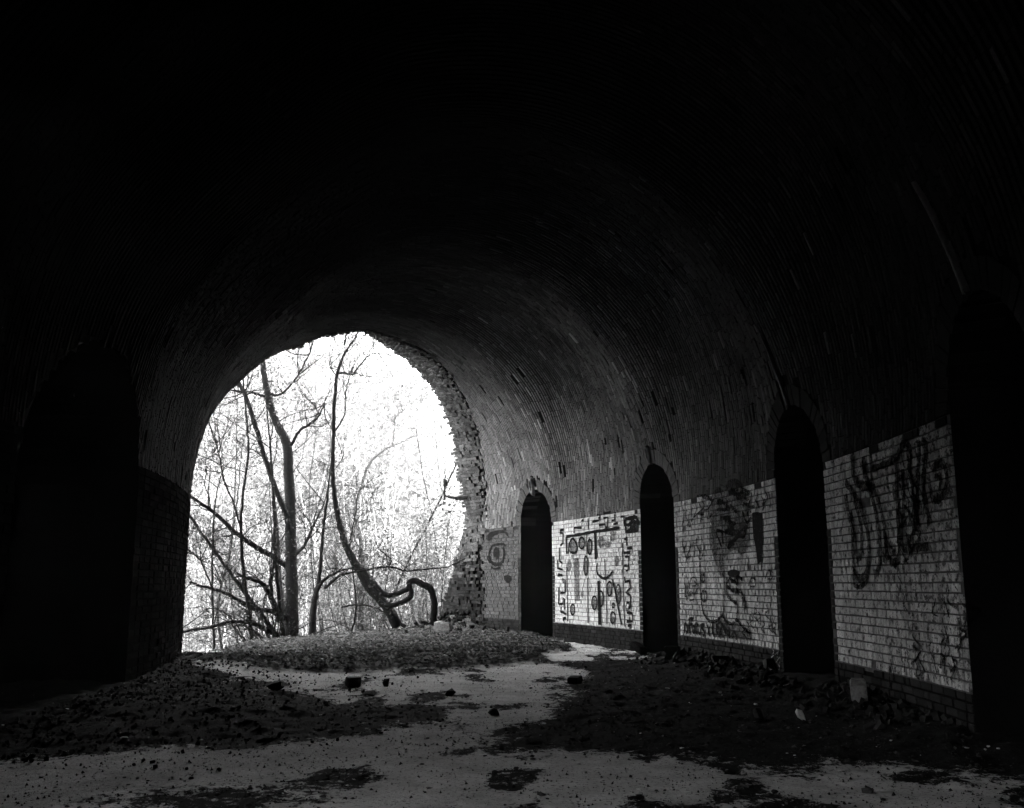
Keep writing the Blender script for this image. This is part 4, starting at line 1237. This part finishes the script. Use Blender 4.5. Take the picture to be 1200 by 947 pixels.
d = 21.6
make_tree('tree', 'slender grey leaning stem left of the thick forked trunk',
    (path_d([(297, 778), (296, 760), (292, 720), (287, 683), (283, 640), (284, 585), (291, 530), (288, 480), (284, 430), (282, 380)], d, d), [rpx(w, d) for w in (8, 7, 6.5, 6, 5, 4, 3.5, 3, 2.5, 2)]),
    [(path_d([(283, 625), (274, 590), (262, 560), (254, 520), (246, 500)], d, d - 0.6), [rpx(w, d) for w in (3.5, 3, 2.6, 2, 1.4)])],
    MAT['bark'], (11, 1.2, 0.012, 2), (400, 0.07, 0.15), shade_canopy=(1500, 8.2, 1.8))
make_tree('tree', 'thin upright stem close to the left side of the arch opening',
    (path_d([(253, 782), (251, 765), (249, 700), (249, 650), (251, 600), (258, 560)], 21.0, 21.2), [rpx(w, 21) for w in (4.5, 4, 3.4, 3, 2.4, 1.5)]),
    [(path_d([(249, 690), (236, 660), (226, 648), (214, 640)], 21.0, 20.6), [rpx(w, 21) for w in (3, 2.6, 2, 1.2)])],
    MAT['bark'], (12, 1.1, 0.012, 2), (300, 0.07, 0.12))
d = 23.0
make_tree('tree', 'short crooked trunk forking low, right of the thick forked trunk',
    (path_d([(364, 775), (365, 747), (367, 715), (370, 697), (374, 680), (376, 655), (379, 620), (384, 580), (388, 540)], d, d + 0.4), [rpx(w, d) for w in (13, 11, 10, 9, 6.5, 5.5, 4.5, 3.5, 2)]),
    [(path_d([(373, 690), (380, 679), (392, 672), (402, 668), (416, 665)], d, d - 0.5), [rpx(w, d) for w in (6, 5, 4, 3, 2)])],
    MAT['bark'], (11, 1.1, 0.012, 2), (300, 0.07, 0.12))
d = 23.4
make_tree('tree', 'curved tree sweeping up from the ground on the right, tall thin knobbly stem',
    (path_d([(466, 735), (457, 717), (447, 704), (433, 689), (423, 672), (413, 655), (403, 632), (396, 605), (391, 574), (390, 540), (391, 505), (392, 470), (395, 440), (402, 418), (410, 405), (418, 392), (424, 370)], d, d - 0.3),
     [rpx(w, d) for w in (17, 16, 15, 14.5, 13.5, 12, 10.5, 9, 7.5, 6.6, 6, 5.6, 5, 4, 3, 2.5, 2)]),
    [(path_d([(396, 438), (402, 437), (412, 439), (418, 436)], d - 0.2, d - 0.4), [rpx(w, d) for w in (4, 3.6, 3.2, 2)]),
     (path_d([(414, 438), (422, 428), (432, 417), (445, 414), (458, 417)], d - 0.4, d - 0.7), [rpx(w, d) for w in (2.6, 2.2, 1.8, 1.6, 1)]),
     (path_d([(393, 505), (404, 485), (406, 455), (414, 430)], d - 0.1, d - 0.5), [rpx(w, d) for w in (3, 2.4, 2, 1)]),
     (path_d([(403, 405), (406, 392), (408, 375)], d - 0.3, d - 0.3), [rpx(w, d) for w in (3, 2.4, 2)]),
     (path_d([(398, 445), (388, 432), (386, 425)], d - 0.3, d - 0.5), [rpx(w, d) for w in (2, 1.6, 1)])],
    MAT['bark'], (5, 0.9, 0.010, 2), (260, 0.07, 0.12), shade_canopy=(2600, 8.6, 2.2))
a1 = Acc(); vn = empty('vine', tuple(at_d(508, 738, d - 0.2)))
tag(vn, 'thick looping woody vine arching out of the ground beside the curved tree', 'vine')
tube(a1, path_d([(508, 748), (508, 730), (509, 712), (508, 700), (504, 690), (496, 685), (487, 681), (480, 682), (479, 689), (472, 693), (461, 697), (452, 697), (443, 690), (432, 677), (424, 664)], d - 0.5, d - 0.2), [rpx(w, d) * 1.35 for w in (8, 8, 8, 8, 8, 7.5, 7, 6.5, 6, 5.5, 5.5, 6, 7, 7, 5)], 8, True, 5, 0.004)
a1.build('stem', MAT['bark'], vn, True)
a1 = Acc()
tube(a1, path_d([(479, 684), (482, 692), (481, 699), (475, 704), (463, 709), (452, 709), (444, 704), (436, 694)], d - 0.65, d - 0.3), [rpx(w, d) * 1.35 for w in (5, 5.5, 6, 6, 5.5, 6, 6, 5)], 8, True, 5, 0.004)
a1.build('stem', MAT['bark'], vn, True)
d = 25.0
make_tree('tree', 'straight dark trunk behind the curved tree and vine',
    (path_d([(421, 780), (422, 745), (423, 712), (424, 684), (425, 655), (421, 625), (416, 598), (424, 570), (431, 547), (444, 532), (458, 523), (470, 519), (485, 510)], d, d + 1), [rpx(w, d) for w in (11, 10, 9, 8, 7, 6, 5.5, 4.6, 4, 3.6, 3.2, 2.4, 1.4)]),
    [(path_d([(424, 700), (432, 690), (436, 680), (438, 660)], d, d), [rpx(w, d) for w in (6, 5, 4, 3)]),
     (path_d([(460, 523), (462, 505), (463, 490), (474, 480)], d + 1, d + 1), [rpx(w, d) for w in (2.6, 2, 1.6, 1)])],
    MAT['bark_mid'], (5, 1.0, 0.010, 1), (220, 0.08, 0.15))
d = 22.6
make_tree('tree', 'long thin drooping bough running level across the right half of the opening',
    (path_d([(380, 690), (400, 674), (425, 669), (456, 664), (475, 669), (500, 667), (525, 664), (545, 655)], d, d + 0.8), [rpx(w, d) for w in (4, 3.6, 3.2, 3, 2.8, 2.4, 2, 1.4)]),
    [(path_d([(456, 664), (458, 655), (446, 645), (440, 636)], d + 0.3, d), [rpx(w, d) for w in (2.6, 2.2, 1.8, 1.2)]),
     (path_d([(400, 712), (415, 709), (435, 711), (452, 718)], d, d - 0.4), [rpx(w, d) for w in (2.4, 2.6, 2.4, 1.6)])],
    MAT['bark'], (8, 0.8, 0.007, 2), (260, 0.07, 0.12))

# saplings of the thicket on the slope
sap_label = 'thin bare sapling in the thicket on the slope outside the arch'
for k in range(48):
    px = rng.uniform(205, 548); dd = rng.uniform(23.5, 40)
    g = at_d(px, 700, dd)
    z0 = float(terrain(np.array(g[0]), np.array(g[1])))
    hgt = rng.uniform(3.5, 8) + max(0, -z0)
    lean = rng.normal(0, 0.10, 2)
    pts = [np.array([g[0], g[1], z0 - 0.2])]
    for q in range(6):
        lean = lean * 0.8 + rng.normal(0, 0.16, 2)
        pts.append(pts[-1] + np.array([lean[0], lean[1], 1.0]) * hgt / 6)
    r0 = rng.uniform(0.025, 0.065)
    far = dd > 29
    make_tree('sapling', sap_label, (pts, np.linspace(r0, 0.008, 7)), [], MAT['bark_hazed'] if far else MAT['bark'], (9, 1.3, 0.008, 1 if far else 2),
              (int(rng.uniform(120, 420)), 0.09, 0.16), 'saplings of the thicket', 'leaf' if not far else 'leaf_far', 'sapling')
# low bare thorny tangle on the left
for k in range(12):
    px = rng.uniform(205, 330); dd = rng.uniform(20.5, 24)
    g = at_d(px, 740, dd)
    z0 = float(terrain(np.array(g[0]), np.array(g[1])))
    t = empty('bramble', (g[0], g[1], z0)); tag(t, 'bare arching bramble tangle left of the thick forked trunk', 'bramble', 'brambles at the left of the opening')
    a1 = Acc(); tips = []
    for q in range(6):
        dr = rng.normal(0, 0.5, 2); p = np.array([g[0], g[1], z0]); pts = [p]
        vz = rng.uniform(0.9, 1.6)
        L = rng.uniform(0.5, 0.9)
        for w in range(6):
            p = p + np.array([dr[0], dr[1], vz]) * L * 0.5; vz -= 0.3; pts.append(p)
        Q = tube(a1, pts, np.linspace(0.016, 0.005, 7), 5, True, 4, 0.01)
        twigs(a1, Q, 5, 0.5, 0.005, 0.9, 0, tips)
    a1.build('stems', MAT['bark'], t)['kind'] = 'stuff'
    V, F = leaves_at(tips, 90, 0.06, 0.1); mesh_obj('leaves', V, F, MAT['leaf_dark'], t)['kind'] = 'stuff'
# leafy shrubs on the right
for k in range(40):
    px = rng.uniform(410, 548) if k < 18 else rng.uniform(225, 420); dd = rng.uniform(24.3, 31) if k < 18 else rng.uniform(27, 36)
    g = at_d(px, 720, dd)
    z0 = float(terrain(np.array(g[0]), np.array(g[1])))
    t = empty('shrub', (g[0], g[1], z0)); tag(t, 'leafy shrub among the growth behind the looping vine' if k < 18 else 'loose leafy shrub standing behind the thick forked trunk', 'shrub', 'leafy shrubs behind the vine' if k < 18 else 'leafy shrubs behind the forked trunk')
    a1 = Acc(); tips = []
    top = rng.uniform(1.8, 3.6)
    for q in range(7):
        dr = rng.normal(0, 0.28, 2); p = np.array([g[0], g[1], z0 - 0.1]); pts = [p]
        for w in range(4):
            p = p + np.array([dr[0] + rng.normal(0, .1), dr[1] + rng.normal(0, .1), 1.0]) * (top - min(z0, 0) * 0.8) / 4; pts.append(p)
        Q = tube(a1, pts, np.linspace(0.022, 0.006, 5), 5, True, 4, 0.01)
        twigs(a1, Q, 7, 0.9, 0.007, 0.9, 1, tips)
    a1.build('stems', MAT['bark_mid'], t)['kind'] = 'stuff'
    V, F = leaves_at(tips, 950, 0.11, 0.2); mesh_obj('leaves', V, F, MAT['leaf_shrub'], t)['kind'] = 'stuff'

# woodland of the far slope: a few crowns, repeated
protos = []
for k in range(4):
    a1 = Acc(); a2 = Acc(); tips = []
    hgt = rng.uniform(9, 14)
    pts = [np.zeros(3)]
    ln = rng.normal(0, 0.05, 2)
    for q in range(7):
        ln = ln + rng.normal(0, 0.05, 2)
        pts.append(pts[-1] + np.array([ln[0], ln[1], 1]) * hgt / 7)
    Q = tube(a1, pts, np.linspace(0.20, 0.03, 8), 7, True, 4)
    twigs(a2, Q[6:], 22, 3.6, 0.05, 0.9, 1, tips, 0.3)
    V, F = leaves_at(tips, 4600, 0.25, 0.6)
    protos.append((a1, a2, V, F))
def mk(name, V, F, mat):
    me = bpy.data.meshes.new(name)
    me.from_pydata(np.asarray(V).tolist(), [], F.tolist() if hasattr(F, 'tolist') else F)
    me.materials.append(mat); return me
PM_ = [(mk('trunk', np.concatenate(p[0].V), p[0].F, MAT['bark_hazed']), mk('branches', np.concatenate(p[1].V), p[1].F, MAT['bark_hazed']), mk('crown', p[2], p[3], MAT['leaf_far'])) for p in protos]
cnt = 0
for k in range(900):
    if cnt >= 150: break
    q = rng.uniform(20, 120); l = rng.uniform(-0.55, 0.5) * (q + 20) * 0.75 - 0.05 * q
    g = PM + NQ * q + LQ * l
    if g[1] < 30: continue
    pxx = 600 + 1150 * g[0] / (g[1] * math.cos(PITCH) + 10)
    if not (100 < pxx < 640): continue
    z0 = float(terrain(np.array(g[0]), np.array(g[1])))
    t = empty('woodland_tree', (g[0], g[1], z0 - 0.2)); tag(t, 'pale sunlit leafy tree on the slope far outside the arch', 'tree', 'woodland trees of the far slope')
    sc_ = rng.uniform(0.7, 1.3); t.scale = (sc_, sc_, sc_ * rng.uniform(0.85, 1.15)); t.rotation_euler = (0, 0, rng.uniform(0, 6.28))
    for me in PM_[cnt % 4]:
        c = bpy.data.objects.new(me.name.split('.')[0], me); COL.objects.link(c); c.parent = t
    cnt += 1
# ground cover of the slopes
N = 60000
q = 2.5 + 125 * rng.random(N) ** 1.6; l = rng.uniform(-0.6, 0.55, N) * (q + 20) * 0.8
gx = PM[0] + NQ[0] * q + LQ[0] * l; gy = PM[1] + NQ[1] * q + LQ[1] * l
hh = terrain(gx, gy) + rng.random(N) ** 2 * (0.4 + q * 0.03)
V, F = leaves_mesh(np.stack([gx, gy, hh], -1), (0.10 + q * 0.0045) * rng.uniform(0.6, 1.4, N), 0.25, 0.3)
o = mesh_obj('undergrowth', V, F, MAT['leaf_far'])
tag(o, 'leafy undergrowth covering the slopes outside the arch', 'undergrowth', kind='stuff')

# ------------------------------------------------------------------ misty air
HAZE = 0.0006
if HAZE:
    mh = bpy.data.materials.new('mist'); mh.use_nodes = True
    th_ = mh.node_tree; th_.nodes.clear()
    ov = th_.nodes.new('ShaderNodeOutputMaterial'); pv = th_.nodes.new('ShaderNodeVolumePrincipled')
    pv.inputs['Color'].default_value = g4(0.95); pv.inputs['Density'].default_value = HAZE; pv.inputs['Anisotropy'].default_value = 0.2
    th_.links.new(pv.outputs[0], ov.inputs['Volume'])
    x0, x1, y0, y1, z0, z1 = -190, 190, -45, 240, -16, 62
    V = np.array([[x, y, z] for x in (x0, x1) for y in (y0, y1) for z in (z0, z1)], float)
    o = mesh_obj('haze', V, [[0, 1, 3, 2], [4, 6, 7, 5], [0, 4, 5, 1], [2, 3, 7, 6], [0, 2, 6, 4], [1, 5, 7, 3]], mh)
    tag(o, 'thin pale mist in the air', kind='stuff')
    sc.cycles.volume_bounces = 1
